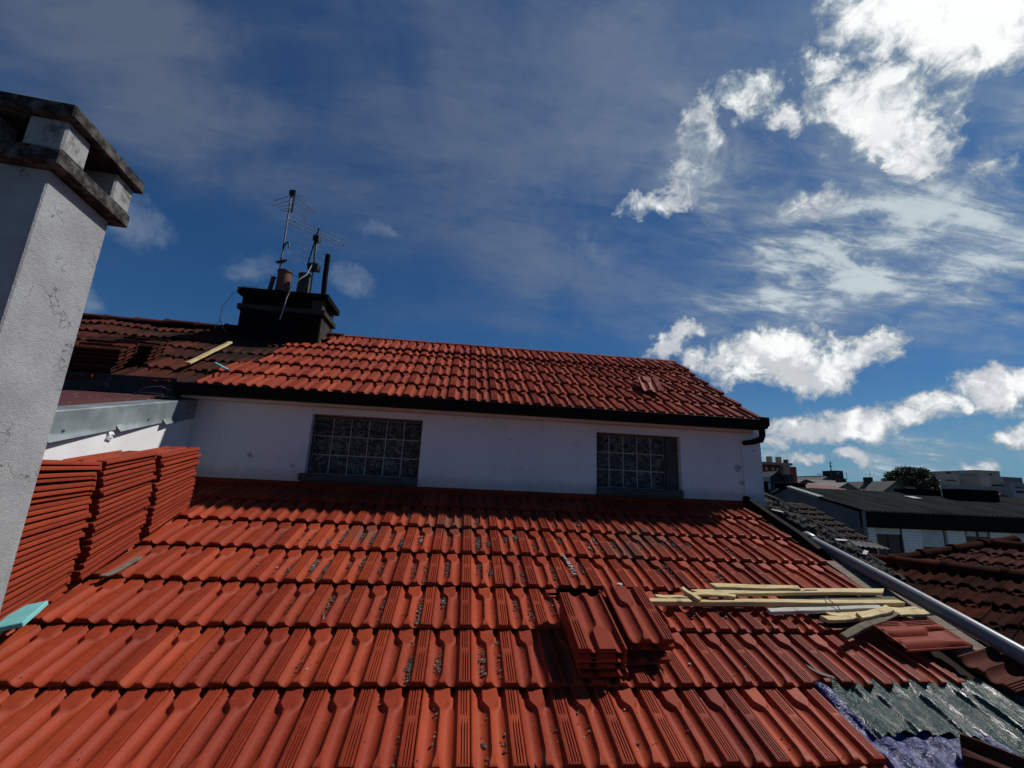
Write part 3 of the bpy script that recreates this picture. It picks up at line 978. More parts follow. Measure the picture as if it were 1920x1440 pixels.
# old part of the upper roof
ocells = []
for r in range(0, 6):
    e = left_edge.get(r, -11)
    for c in range(-37, e):
        ocells.append((r, c))
for c in (-11, -10): ocells.append((5, c))
wob = lambda x, y: 0.012 * np.sin(x * 2.1 + y * 3) + 0.010 * np.sin(x * 5.3)
hp(lay('old_tile_roof', ocells, tuple(np.array(ob) + np.array((0, -.012, -.025))), (1, 0, 0), by_u, M_TILE_OLD, None, base=TH, pitch=pitu, jit=4.0, bend=wob))
b = MB()
for k in range(15):
    x0 = -7.2 + k * .36
    V = []; F = []
    for i in range(3):
        for j in range(n + 1):
            an = math.pi * j / n
            rr = (.078, .068, .060)[i]
            V.append((x0 + (0, .05, .39)[i], rp.y + .01 + math.cos(an) * rr * 1.3, rp.z + .012 + math.sin(an) * rr + .006 * math.sin(k * 2.3)))
    for i in range(2):
        for j in range(n):
            F.append((i * (n + 1) + j, i * (n + 1) + j + 1, (i + 1) * (n + 1) + j + 1, (i + 1) * (n + 1) + j))
    b.add(V, F, rng.random())
hp(b.build('old_ridge_caps', M_TILE_OLD, smooth=40))
# old eaves left of the gutter
b = MB()
b.box(-7.5, -2.62, 1.93, 1.96, 1.50, 1.655)
b.box(-7.5, -2.62, 1.96, 2.25, 1.46, 1.60)
hp(b.build('old_eaves_board', M_PEEL))
b = MB()
b.bbox(-7.5, -2.58, 1.875, 1.955, 1.468, 1.486, .003)
b.tube([(-7.5, 1.872, 1.488), (-2.6, 1.872, 1.478)], .006, 6)
hp(b.build('old_eaves_gutter', M_METAL))
b = MB()
b.tube([(-2.90, 1.87, 1.49), (-2.80, 1.85, 1.545), (-2.68, 1.84, 1.56), (-2.60, 1.85, 1.53)], .004, 6)
b.tube([(-2.86, 1.865, 1.50), (-2.78, 1.85, 1.50), (-2.66, 1.86, 1.493)], .006, 6)
hp(b.build('loose_wire', M_METAL, smooth=60))

# verge details of the lower roof, right side
b = MB()
V = [RF(2.70, 1.20, -.03), RF(2.86, 1.20, -.03), RF(2.93, .56, -.03), RF(2.93, .20, -.03), RF(2.72, .20, -.03), RF(2.70, .80, -.03)]
V2 = [v - Vector((0, 0, .03)) for v in V]
b.add(V + V2, [(0, 5, 4, 3, 2, 1), (6, 7, 8, 9, 10, 11)] + [(i, (i + 1) % 6, 6 + (i + 1) % 6, 6 + i) for i in range(6)])
hp(b.build('verge_board', M_BOARD))
b = MB()
# black upstand flashing and its thin light lip
V = []
for s, hh in ((2.36, .03), (1.9, .02), (1.5, .02), (1.28, .0)):
    V += [RF(2.680, s, -.02), RF(2.70, s, .022 + hh), RF(2.735, s, .030 + hh), RF(2.80, s, -.03)]
F = []
for i in range(3):
    for j in range(3):
        F.append((i * 4 + j, i * 4 + j + 1, i * 4 + 5 + j, i * 4 + 4 + j))
F.append((0, 3, 2, 1))
b.add(V, F)
fl = hp(b.build('verge_flashing', M_GUTTER))
b = MB()
b.tube([RF(2.785, 2.36, .005), RF(2.79, 1.9, .0), RF(2.80, 1.35, -.01)], .0035, 6)
b.build('flashing_lip', M_METAL, fl)

# ------------------------------------------------------------------ parapet on the left
par = empty('parapet_wall', 'low white parapet wall with a galvanised sheet capping behind the stacked tiles', 'wall', (-2.6, 0.5, 0.3))
PI_ = Matrix.Translation((-2.6, .5, .3)).inverted()


def pp(o):
    o.parent = par
    o.matrix_parent_inverse = PI_
    return o


tz = lambda y: 1.157 + (y - .66) * .2437
b = MB()
V = []
for y in (-2.2, WALLY - .002):
    for x, dz in ((-2.515, -3.5), (-2.70, -3.5), (-2.70, -.02), (-2.515, -.02)):
        V.append((x, y, (tz(y) + dz) if dz > -1 else -0.9))
b.add(V, [(0, 1, 2, 3), (7, 6, 5, 4), (0, 4, 5, 1), (1, 5, 6, 2), (2, 6, 7, 3), (3, 7, 4, 0)])
pp(b.build('wall_body', M_WHITE))
b = MB()
segs = [(-2.2, -1.3), (-1.3, -.5), (-.5, .10), (.10, .66), (.66, 1.19), (1.19, 1.66), (1.66, 2.08)]
for y0, y1 in segs:
    V = []; F = []
    for i in range(7):
        t = i / 6
        y = y0 + (y1 - y0) * t + .003
        lip = .032 * (1 - t) ** 1.3 + .004
        z = tz(y)
        pr = [(-2.715, z + .0), (-2.508, z + .004), (-2.503, z - .004), (-2.503, z - .135), (-2.503 + lip * .35, z - .155), (-2.503 + lip, z - .168 - .012 * (1 - t))]
        V += [(x, y, zz_) for x, zz_ in pr]
    k = 6
    for i in range(6):
        for j in range(k - 1):
            F.append((i * k + j, i * k + j + 1, (i + 1) * k + j + 1, (i + 1) * k + j))
    b.add(V, F)
fo = pp(b.build('sheet_capping', M_ZINC, smooth=30))
b = MB()
for y in (.78, 1.50, 1.98, .1):
    z = tz(y) - .125
    M = Matrix.Translation((-2.5015, y, z)) @ Matrix.Rotation(R_(90), 4, 'Y')
    bm = [M @ Vector((math.cos(a) * .007, math.sin(a) * .007, h)) for h in (0, .006) for a in [i * math.pi / 4 for i in range(8)]]
    b.add(bm, [tuple(range(8, 16))] + [(i, (i + 1) % 8, 8 + (i + 1) % 8, 8 + i) for i in range(8)])
b.build('screw', M_METAL, fo)
b = MB()
for y in (1.19, .66, .10):
    for i in range(26):
        a = rng.random() * 6.28; rr = rng.random() * .03
        yy, zz_ = y - .02 + math.cos(a) * rr * .7, tz(y) - .185 - rng.random() * .05
        s = .006 + rng.random() * .008
        M = Matrix.Translation((-2.514, yy, zz_)) @ Euler((rng.random() * 3, rng.random() * 3, 0)).to_matrix().to_4x4()
        b.box(-s, s, -s, s, -s * .8, s * .8, M)
pp(b.build('mortar_dab', M_WHITE, smooth=80))

# maroon sheet roof behind the parapet
mr = MB()
P = [(-7.5, -1.2, tz(-1.2) + .035), (-2.72, -1.2, tz(-1.2) + .035), (-2.72, 1.93, tz(1.93) + .03), (-7.5, 1.93, tz(1.93) + .03)]
mr.add(P + [(x, y, z - .04) for x, y, z in P], [(0, 1, 2, 3), (7, 6, 5, 4), (0, 4, 5, 1), (1, 5, 6, 2), (2, 6, 7, 3), (3, 7, 4, 0)])
mr.box(-7.4, -2.75, -1.1, 1.9, -8, .6)
o = mr.build('lean_to_roof', M_MAROON)
tag(o, 'dark maroon painted roof with pale peeled patches behind the parapet capping', 'roof')

# ------------------------------------------------------------------ white chimney, left foreground
ch = empty('chimney', 'tall rough white chimney with two dark lichened concrete slabs in the left foreground', 'chimney', (-1.925, -.35, -.2), R_(6.5))
SW, SDp = 0.78, 0.40


def cpart(b, name, mt, parent=ch, smooth=None):
    o = b.build(name, mt, parent, smooth)
    return o


b = MB()
b.bbox(-SW, 0, 0, SDp, -.9, 2.27, .006)
cpart(b, 'shaft', M_CHIM)
b = MB()
b.bbox(-SW - .06, .055, -.055, SDp + .052, 2.272, 2.345, .006)
cpart(b, 'lower_slab', M_SLAB)
for (x0, x1, y0, y1) in ((-.10, .045, -.044, .10), (-.10, .045, SDp - .10, SDp + .042), (-.38, -.23, -.044, .10), (-.38, -.23, SDp - .10, SDp + .042), (-.70, -.52, -.044, .10), (-.70, -.52, SDp - .10, SDp + .042)):
    b = MB()
    b.bbox(x0, x1, y0, y1, 2.345, 2.49, .008)
    cpart(b, 'pillar', M_PILLAR)
b = MB()
b.bbox(-SW + .03, -.12, .12, SDp - .12, 2.345, 2.48, .004)
cpart(b, 'flue_liner', M_SOOT)
b = MB()
b.bbox(-SW - .08, .078, -.080, SDp + .066, 2.487, 2.552, .007)
cpart(b, 'cap_slab', M_SLAB)

# ------------------------------------------------------------------ black chimney on the ridge
bc = empty('chimney', 'squat soot black chimney on the ridge carrying flue pots and two aerials', 'chimney', (-2.45, 3.6, 2.2))
BCI = Matrix.Translation((-2.45, 3.6, 2.2)).inverted()


def bp(o, parent=bc):
    o.parent = parent
    o.matrix_parent_inverse = BCI
    return o


b = MB()
b.bbox(-2.93, -1.965, 3.35, 3.84, 2.2, 2.865, .006)
bp(b.build('shaft', M_SOOT))
b = MB()
b.box(-1.9650, -1.960, 3.37, 3.83, 2.3, 2.86)
bp(b.build('side_render', M_SOOT2))
b = MB()
b.bbox(-2.975, -1.925, 3.338, 3.87, 2.866, 2.935, .006)
bp(b.build('lower_slab', M_SOOT2))
for (x0, x1, y0, y1) in ((-2.93, -2.80, 3.35, 3.48), (-2.52, -2.38, 3.35, 3.48), (-2.1, -1.965, 3.35, 3.48), (-2.1, -1.965, 3.72, 3.84), (-2.93, -2.8, 3.72, 3.84)):
    b = MB()
    b.bbox(x0, x1, y0, y1, 2.935, 3.065, .005)
    bp(b.build('pillar', M_SOOT2 if x1 > -2 else M_SOOT))
b = MB()
b.bbox(-2.78, -2.12, 3.40, 3.80, 2.935, 3.06, .005)
bp(b.build('flue_liner', M_SOOT))
b = MB()
b.bbox(-3.00, -1.905, 3.325, 3.89, 3.065, 3.145, .007)
bp(b.build('cap_slab', M_SOOT))


def pot(x, y, z, r, h, mt, lean=0.0, name='flue_pot'):
    b = MB()
    n = 16
    V = []; F = []
    prof = [(r * 1.04, 0), (r, h * .5), (r * .98, h - .02), (r * 1.10, h - .018), (r * 1.10, h), (r * .82, h), (r * .80, h - .12)]
    for pr, pz in prof:
        for k in range(n):
            a = k * 2 * math.pi / n
            V.append((x + pr * math.cos(a) + lean * pz, y + pr * math.sin(a), z + pz))
    for i in range(len(prof) - 1):
        for k in range(n):
            F.append((i * n + k, i * n + (k + 1) % n, (i + 1) * n + (k + 1) % n, (i + 1) * n + k))
    F.append(tuple(range((len(prof) - 1) * n, len(prof) * n)))
    b.add(V, F)
    return bp(b.build(name, mt, smooth=40))


pot(-2.73, 3.55, 3.14, .028, .27, M_POTG, .12, 'vent_pipe')
pot(-2.565, 3.55, 3.14, .085, .36, M_POT)
pot(-2.31, 3.55, 3.14, .076, .34, M_POTG)
b = MB()
b.tube([(-2.04, 3.55, 3.14), (-2.055, 3.55, 3.45), (-2.06, 3.55, 3.80)], .033, 12)
bp(b.build('tall_vent_pipe', M_SOOT, smooth=50))

# aerials
ae = empty('aerial', 'tall thin television aerial with swept back rods at the top, left of the pair', 'aerial', (-2.62, 3.5, 3.145))
AI = Matrix.Translation((-2.62, 3.5, 3.145)).inverted()


def ap(o, par, inv):
    o.parent = par
    o.matrix_parent_inverse = inv
    return o


b = MB()
b.tube([(-2.615, 3.5, 2.6), (-2.62, 3.5, 3.7), (-2.639, 3.5, 4.655)], .011, 8)
ap(b.build('mast', M_METAL, smooth=50), ae, AI)
b = MB()
b.tube([(-2.628, 3.51, 3.62), (-2.615, 3.5, 3.84), (-2.59, 3.5, 3.90), (-2.562, 3.5, 3.89), (-2.553, 3.5, 3.82)], .011, 8)
ap(b.build('bent_bracket', M_BLACKP, smooth=60), ae, AI)
b = MB()
b.tube([(-2.68, 3.5, 3.60), (-2.62, 3.5, 3.61), (-2.55, 3.5, 3.645)], [.012, .026, .012], 6)
ap(b.build('clamp', M_BLACKP), ae, AI)
b = MB()
b.bbox(-2.66, -2.59, 3.47, 3.53, 4.60, 4.675, .004)
ap(b.build('clamp', M_BLACKP), ae, AI)
b = MB()
b.tube([(-2.585, 3.48, 4.67), (-2.585, 3.47, 4.33)], .012, 6)
ap(b.build('boom', M_BLACKP), ae, AI)
for (p, q_, y1) in (((-2.90, 4.548), (-2.64, 4.605), .10), ((-2.878, 4.452), (-2.62, 4.535), .06), ((-2.818, 4.419), (-2.60, 4.47), .03), ((-2.764, 4.377), (-2.59, 4.41), .01), ((-2.73, 4.34), (-2.59, 4.365), -.01)):
    b = MB()
    b.tube([(p[0], 3.5 + y1, p[1]), (q_[0], 3.5, q_[1])], .0035, 5)
    ap(b.build('rod', M_METAL), ae, AI)
for (p, q_) in (((-2.586, 4.585), (-2.271, 4.371)), ((-2.585, 4.52), (-2.295, 4.344)), ((-2.585, 4.48), (-2.333, 4.315)), ((-2.585, 4.42), (-2.376, 4.277)), ((-2.585, 4.37), (-2.409, 4.265)), ((-2.60, 4.62), (-2.50, 4.60))):
    b = MB()
    b.tube([(p[0], 3.5, p[1]), (q_[0], 3.5, q_[1])], .0035, 5)
    ap(b.build('rod', M_METAL), ae, AI)
tag(ae, group=None)

ae2 = empty('aerial', 'lower television aerial with a folded loop and seven crossing rods, right of the pair', 'aerial', (-2.19, 3.5, 3.145))
AI2 = Matrix.Translation((-2.19, 3.5, 3.145)).inverted()
b = MB()
b.tube([(-2.19, 3.5, 2.6), (-2.205, 3.5, 3.62), (-2.216, 3.5, 4.02)], .011, 8)
ap(b.build('mast', M_METAL, smooth=50), ae2, AI2)
P0 = Vector((-2.213, 3.5, 4.151)); P1 = Vector((-2.50, 4.07, 3.868))
b = MB()
b.tube([P0, P0.lerp(P1, .42), P1], .010, 6)
b.tube([(-2.205, 3.5, 3.62), (-2.225, 3.49, 4.05)], .013, 6)
b.tube([(-2.235, 3.52, 3.97), (-2.215, 3.45, 4.01), (-2.175, 3.44, 4.0), (-2.165, 3.44, 3.90)], .012, 6)
ap(b.build('boom', M_BLACKP, smooth=50), ae2, AI2)
b = MB()
b.bbox(-2.265, -2.125, 3.44, 3.54, 3.52, 3.615, .008)
ap(b.build('junction_box', M_BLACKP), ae2, AI2)
b = MB()
b.bbox(-2.26, -2.17, 3.46, 3.54, 3.95, 4.03, .008)
ap(b.build('boom_clamp', M_BLACKP), ae2, AI2)
e_ = Vector((.755, .656, 0))
for t, ln in ((0.0, .86), (.30, .60), (.48, .50), (.64, .50), (.80, .50), (.97, .50)):
    c = P0.lerp(P1, t)
    b = MB()
    b.tube([c - e_ * ln / 2, c + e_ * ln / 2], .0038, 5)
    ap(b.build('rod', M_METAL), ae2, AI2)
c = P0.lerp(P1, .13)
b = MB()
L_ = .72
up = Vector((0, 0, .024))
loop = []
for i in range(9):
    a = math.pi / 2 - math.pi * i / 8
    loop.append(c + e_ * (L_ / 2 + .024 * math.cos(a)) + up * math.sin(a))
for i in range(9):
    a = -math.pi / 2 - math.pi * i / 8
    loop.append(c + e_ * (-L_ / 2 + .024 * math.cos(a)) + up * math.sin(a))
loop.append(loop[0])
b.tube(loop, .0055, 6, cap=False)
ap(b.build('folded_loop', M_METAL, smooth=60), ae2, AI2)

b = MB()
b.tube([(-2.205, 3.44, 3.58), (-2.22, 3.36, 3.40), (-2.27, 3.29, 3.30), (-2.34, 3.27, 3.18), (-2.38, 3.27, 3.02), (-2.40, 3.28, 2.86), (-2.43, 3.30, 2.74)], .007, 6)
tag(b.build('aerial_cable', M_CABLE, smooth=60), 'pale cable hanging down the front of the black chimney from the right aerial', 'cable')
b = MB()
b.tube([(-2.93, 3.29, 3.14), (-3.05, 3.32, 3.02), (-3.17, 3.4, 2.88), (-3.20, 3.45, 2.72), (-3.27, 3.5, 2.62)], .004, 5)
b.tube([(-3.195, 3.45, 2.74), (-3.16, 3.5, 2.64), (-3.13, 3.55, 2.60)], .004, 5)
b.tube([(-2.79, 3.31, 3.145), (-2.93, 3.295, 3.14)], .004, 5)
tag(b.build('loose_cable', M_CABLE, smooth=60), 'thin cable drooping from the left corner of the black chimney to the ridge', 'cable')
b = MB()
pts = []
for i in range(14):
    a = i / 13 * math.pi * 2.2
    pts.append((-2.84 + .06 * math.cos(a + 2) + .012 * i, 3.5, 3.20 + .05 * math.sin(a + 1) + (.06 if i > 8 else 0)))
b.tube(pts, .003, 5)
tag(b.build('wire_coil', M_BLACKP, smooth=60), 'thin black wire coil left of the red flue pot on the black chimney', 'wire')
b = MB()
b.tube([(-2.46, 3.5, 3.42), (-2.36, 3.48, 3.42), (-2.30, 3.46, 3.36), (-2.28, 3.45, 3.2)], .003, 5)
tag(b.build('loose_wire', M_BLACKP, smooth=60), 'thin black wire looped between the two flue pots of the black chimney', 'wire')

# ------------------------------------------------------------------ tiles stacked on the left
ORD = ['topmost', 'second', 'third', 'fourth', 'fifth', 'sixth', 'seventh', 'eighth', 'ninth', 'tenth', 'eleventh', 'twelfth', 'thirteenth', 'fourteenth', 'fifteenth', 'sixteenth', 'seventeenth', 'eighteenth', 'nineteenth', 'twentieth', 'twenty-first', 'twenty-second', 'twenty-third', 'twenty-fourth', 'twenty-fifth', 'twenty-sixth', 'twenty-seventh', 'twenty-eighth']
CT = tile_mesh(True, 0.43, closed=True, thick=0.013, wf=1.15)


def loose_mesh(name, mt, val):
    o = mk(name, CT[0], None, mt, None, 38, {'rnd': np.full(len(CT[0]), val)}, quads=CT[1])
    me = o.data
    bpy.data.objects.remove(o)
    return me


meshes = [loose_mesh('clay_tile', M_TILE_LOOSE, v) for v in (.1, .5, .9)]


def place_tile(mesh, M, label, group, name='clay_tile'):
    o = bpy.data.objects.new(name, mesh)
    C.objects.link(o)
    o.matrix_world = M
    tag(o, label, 'roof tile', group, 'thing')
    return o


TW = W * 1.15
for nm, s0, n_, rear in (('the leftmost stack beside the white chimney', .165, 26, .0252), ('the middle one of the three tile stacks', .675, 21, .0272), ('the stack nearest the grey house wall', 1.19, 17, .0265)):
    for k in range(n_):
        jx, jy = random.uniform(-.009, .009), random.uniform(-.016, .016)
        lean = -.0022 * k
        M = Matrix.Translation((0, 0, k * .0310)) @ RM(-2.085 - TW + jx + lean * .4, s0 + jy, .030, random.uniform(-.012, .012), -k * (.031 - rear) / .43, random.uniform(-.006, .006))
        d = n_ - 1 - k
        lab = ('topmost red clay tile on ' if d == 0 else ORD[d] + ' red clay tile down in ') + nm
        place_tile(meshes[random.randrange(3)], M, lab, 'red clay tiles stacked on the left of the roof')

# ------------------------------------------------------------------ two piles in the middle
FL = Matrix.Translation((TW, .43, 0)) @ Matrix.Rotation(math.pi, 4, 'Z')
um = [loose_mesh('clay_tile', M_TILE_UP, v) for v in (.15, .45, .8)]
for k, (h, dx, ds, ya) in enumerate(((.030, .012, -.02, .02), (.058, .0, .0, -.01), (.083, .004, .006, .01), (.108, -.004, .0, .0), (.134, .0, .002, .012))):
    M = RM(.482 + dx, .038 + ds, h, ya) @ FL
    d = 4 - k
    lab = ('topmost, reversed tile of ' if d == 0 else ORD[d] + ' tile down in ') + 'the left hand pile in the middle of the roof'
    place_tile(um[k % 3], M, lab, 'red clay tiles piled in the middle of the roof')
for k, (h, dx, ds, ya) in enumerate(((.032, -.02, -.035, .05), (.062, .02, .03, -.02), (.088, -.006, .015, .03), (.122, .0, .0, .0))):
    M = RM(.752 + dx, .128 + ds, h, ya)
    d = 3 - k
    lab = ('topmost tile of ' if d == 0 else ORD[d] + ' tile down in ') + 'the right hand pile in the middle of the roof'
    place_tile(um[(k + 1) % 3], M, lab, 'red clay tiles piled in the middle of the roof')

# other loose tiles
RX = Matrix.Rotation(math.pi, 4, 'Y')
M = RM(2.272, .395, .026, R_(-85.5)) @ Matrix.Translation((TW, 0, 0)) @ RX
place_tile(um[1], M, 'clean red tile lying upside down crosswise beside the battens near the grey pipe', None)
om = [loose_mesh('clay_tile', M_TILE_OLD, v) for v in (.3, .9)]
M = RM(2.545, .13, .045, R_(-76), 0.0, 0.05) @ Matrix.Translation((0, 0, 0))
place_tile(om[1], M, 'old dark brown tile lying crosswise at the end of the tile row by the pipe', None)
M = RM(2.75, .02, .02, R_(-82), 0.04, 0.02)
place_tile(om[0], M, 'old sooty tile half under the grey pipe at the right edge of the frame', None)
M = RM(2.03, -.315, .05, R_(-135), .10, .22)
place_tile(om[0], M, 'big dark old tile tipped up on the tarpaulin in the bottom right corner', None)
M = UM(1.79, .52, .050, R_(-11), .05, 0.0)
place_tile(meshes[0], M, 'single loose dark red tile lying askew on the upper roof near its right end', None)

# pile of old tiles on the old roof
for k in range(11):
    cx, cs = (-3.60, .12) if k < 6 else (-3.50, .42)
    kk = k if k < 6 else k - 6
    M = UM(cx - .05 + .02 * kk, cs + random.uniform(-.01, .01) + .235, .02 + kk * .038, R_(-92 + random.uniform(-3, 3)), 0, .05)
    lab = ('topmost' if k in (5, 10) else ORD[(5 if k < 6 else 10) - k]) + (' old tile of the front heap' if k < 6 else ' old tile of the rear heap') + ' on the dark roof at the left'
    place_tile(om[k % 2], M, lab, 'old tiles heaped on the dark roof')


# ------------------------------------------------------------------ timber
def plank(M, L, wd, th, mt, name='wooden_batten', cut0=0.0, cut1=0.0, seg=14, seed=0):
    r = np.random.default_rng(seed)
    V = []; F = []
    warp = r.normal(0, 1, 3)
    ch_ = .0022
    for i in range(seg + 1):
        t = i / seg
        x = L * t
        dy = .006 * warp[0] * math.sin(math.pi * t) + .0025 * math.sin(t * 9 + seed)
        dz = .004 * warp[1] * math.sin(math.pi * t)
        w2 = wd / 2 * (1 + .05 * math.sin(5 * t + seed)) + r.normal(0, .0006)
        xa = x + (cut0 * wd if i == 0 else 0)
        xb = x
        if i == seg: xb = x - cut1 * wd
        prof = [(-w2 + ch_, th), (w2 - ch_, th), (w2, th - ch_), (w2, ch_), (w2 - ch_, 0), (-w2 + ch_, 0), (-w2, ch_), (-w2, th - ch_)]
        for (yy, zz_) in prof:
            f = (yy + w2) / (2 * w2)
            xx = (xa * (1 - f) + x * f) if i == 0 else (x * (1 - f) + xb * f) if i == seg else x
            V.append((xx + r.normal(0, .0015) * (i in (0, seg)), yy + dy, zz_ + dz + r.normal(0, .0003)))
    for i in range(seg):
        for j in range(8):
            F.append((i * 8 + j, (i + 1) * 8 + j, (i + 1) * 8 + (j + 1) % 8, i * 8 + (j + 1) % 8))
    F.append(tuple(range(7, -1, -1)))
    F.append(tuple(range(seg * 8, seg * 8 + 8)))
    b = MB(); b.add(V, F)
    o = b.build(name, mt, smooth=35)
    o.matrix_world = M
    return o


GB = 'wooden battens thrown down beside the grey pipe'
PL = [
    # x0, s0, x1, s1, top h, width, thickness, material, cuts, label, h1
    (1.488, .690, 2.079, .688, .062, .040, .016, M_WOOD, .8, 0, 'short yellow batten, farthest up the roof of the heap by the pipe'),
    (1.346, .637, 2.655, .700, .046, .048, .022, M_WOOD, 1.2, -1.2, 'long yellow batten lying second from the top of the heap'),
    (1.095, .600, 1.300, .602, .040, .026, .012, M_WOOD, .2, 0, 'short thin yellow lath at the left end of the batten heap'),
    (1.283, .650, 1.345, .535, .066, .030, .018, M_WOOD, 0, .3, 'small dark ended offcut laid across the left end of the long battens'),
    (1.050, .568, 2.725, .604, .036, .034, .030, M_WOOD, 0, .5, 'longest yellow batten, in front of the others, with a knot near its right end'),
    (1.953, .652, 2.735, .655, .024, .034, .016, M_WOODD, .3, 0, 'dark batten lying low between the two long yellow battens'),
    (1.310, .603, 1.590, .598, .052, .030, .012, M_WOOD, 0, -.6, 'short yellow batten lying on the longest one'),
    (1.745, .492, 2.520, .548, .034, .034, .022, M_WOODG, 0, 0, 'grey bleached batten lying alone in front of the long yellow ones'),
    (2.100, .490, 2.460, .515, .026, .040, .014, M_WOOD, .5, 0, 'short yellow board half hidden under the raised offcut'),
    (2.035, .428, 2.450, .462, .036, .040, .022, M_WOOD, .4, 0, 'yellow board with a square left end, lowest of the heap'),
    (2.250, .416, 2.520, .494, .068, .048, .024, M_WOOD, -.4, 0, 'thick yellow offcut raised on the other boards'),
    (2.020, .272, 2.555, .480, .045, .040, .022, M_WOODD, 0, 0, 'dark brown weathered batten lying diagonally in front of the heap'),
    (2.520, .486, 2.850, .510, .032, .044, .016, M_WOOD, 0, 0, 'yellow board reaching to the grey pipe'),
    (2.570, .530, 2.775, .545, .030, .040, .014, M_WOOD, 0, 0, 'rough yellow offcut behind the board that reaches the pipe'),
]
for i, (x0, s0, x1, s1, h, wd, th, mt, c0, c1, lab) in enumerate(PL):
    L = math.hypot(x1 - x0, s1 - s0)
    M = RM(x0, s0, h - th, math.atan2(s1 - s0, x1 - x0))
    tag(plank(M, L, wd, th, mt, cut0=c0, cut1=c1, seed=i), lab, 'batten', GB)
tag(plank(RM(-2.012, .705, .006, math.atan2(.225, .052), 0, .0), .22, .034, .012, M_BOARD, 'wood_scrap', .3, .4, seed=40), 'small grey brown wood scrap at the foot of the middle tile stack', 'wood scrap')
tag(plank(UM(-2.715, .33, .035, math.atan2(.82, -.03), 0, 0), .84, .045, .02, M_WOOD, seed=41), 'pale batten lying up the slope of the old dark roof by the black chimney', 'batten')
tag(plank(UM(-2.52, .43, .03, math.atan2(-.24, .27), 0, 0), .27, .022, .012, M_FOAM, 'foam_strip', seed=42), 'thin pale green foam strip at the left end of the upper red roof', 'foam strip')
b = MB()
b.tube([RF(2.205, .62, .045), RF(2.19, .58, .055), RF(2.20, .52, .05), RF(2.21, .50, .03)], .003, 5)
b.tube([RF(2.05, .655, .045), RF(2.12, .675, .052), RF(2.2, .68, .05)], .003, 5)
tag(b.build('tie_wire', M_BLACKP, smooth=60), 'thin bent black wire sticking up from the long battens', 'wire')
tag(plank(RM(1.655, .085, .012, -.55, 0, .1), .13, .022, .006, M_BOARD, 'wood_splinter', .9, .9, seed=51), 'brown wood splinter lying on the tile noses above the tarpaulin', 'wood splinter')
sh = MB()
M = RM(.275, -.405, -.012, .12, .18)
sh.add([M @ Vector(v) for v in ((-.012, -.14, 0), (.016, -.14, 0), (.004, .085, .006), (-.002, .06, .014), (-.012, -.14, .014), (.016, -.14, .012))], [(0, 1, 2), (4, 3, 5), (0, 4, 5, 1), (1, 5, 3, 2), (0, 2, 3, 4)])
tag(sh.build('slate_shard', M_SOOT), 'narrow pointed black shard standing in a pan at the bottom centre', 'shard')
# foam board
fm = MB()
M = RM(-2.055, .17, .075, .30, -.12, -.10)
fm.bbox(0, .105, 0, .20, 0, .022, .003, M)
M = RM(-2.11, .10, .045, .45, -.1, -.05)
fm.bbox(0, .10, 0, .16, 0, .020, .003, M)
tag(fm.build('foam_board', M_FOAM), 'turquoise insulation foam offcut under the front of the leftmost tile stack', 'foam board')

# ------------------------------------------------------------------ grey pipe
pe = empty('drain_pipe', 'long grey plastic pipe running down along the right edge of the red roof', 'pipe', (2.86, 1.475, .539))
PEI = Matrix.Translation((2.86, 1.475, .539)).inverted()
b = MB()
pts = [(2.86 + .004 * math.sin(y * 2.3), y, .539 + (y - 1.475) * .3018 + .004 * math.sin(y * 3)) for y in np.linspace(1.475, -2.4, 24)]
b.tube(pts, .044, 28)
ap(b.build('pipe_barrel', M_PIPE, smooth=60), pe, PEI)
b = MB()
d = Vector((0, -1, -.3018)).normalized()
p0 = Vector((2.86, 1.475, .539))
b.tube([p0 - d * .03, p0 - d * .028, p0 + d * .05, p0 + d * .06], [.044, .053, .053, .046], 28)
ap(b.build('socket', M_PIPE, smooth=50), pe, PEI)

# ------------------------------------------------------------------ tarpaulin
tp = empty('tarpaulin', 'shiny dark green and blue tarpaulin over the untiled corner at the bottom right', 'tarpaulin', RF(1.7, -.3, -.03))
TI = Matrix.Translation(RF(1.7, -.3, -.03)).inverted()


def sheet(x0, x1, s0, s1, nx, ns, hf, keep, mt, name):
    xs = np.linspace(x0, x1, nx); ss_ = np.linspace(s0, s1, ns)
    V = []; F = []
    for s in ss_:
        for x in xs:
            V.append(RF(x, s, hf(x, s)))
    for j in range(ns - 1):
        for i in range(nx - 1):
            if keep((xs[i] + xs[i + 1]) / 2, (ss_[j] + ss_[j + 1]) / 2):
                F.append((j * nx + i, j * nx + i + 1, (j + 1) * nx + i + 1, (j + 1) * nx + i))
    o = mk(name, V, F, mt, None, 60)
    o.parent = tp
    o.matrix_parent_inverse = TI
    return o


def hg(x, s):
    ph = x + .03 * math.sin(s * 2.1) + .012 * math.sin(s * 7 + x * 5)
    return -.018 + .0110 * math.cos(ph * 2 * math.pi / .098) + .003 * math.sin(ph * 2 * math.pi / .041 + s * 3) + .0018 * math.sin(x * 90 + s * 30 + math.sin(s * 17) * 2) + .006 * math.sin(s * 6 + x * 3)


def hb(x, s):
    return -.046 + .010 * math.cos((x + .25 * s) * 2 * math.pi / .12) + .004 * math.sin(x * 45 - s * 38 + 2 * math.sin(s * 11)) + .002 * math.sin(x * 20 + s * 70) + (.022 if (s < -.27 and x > 1.66) or 1.655 < x < 1.715 else -.01 if x < 1.65 else 0)


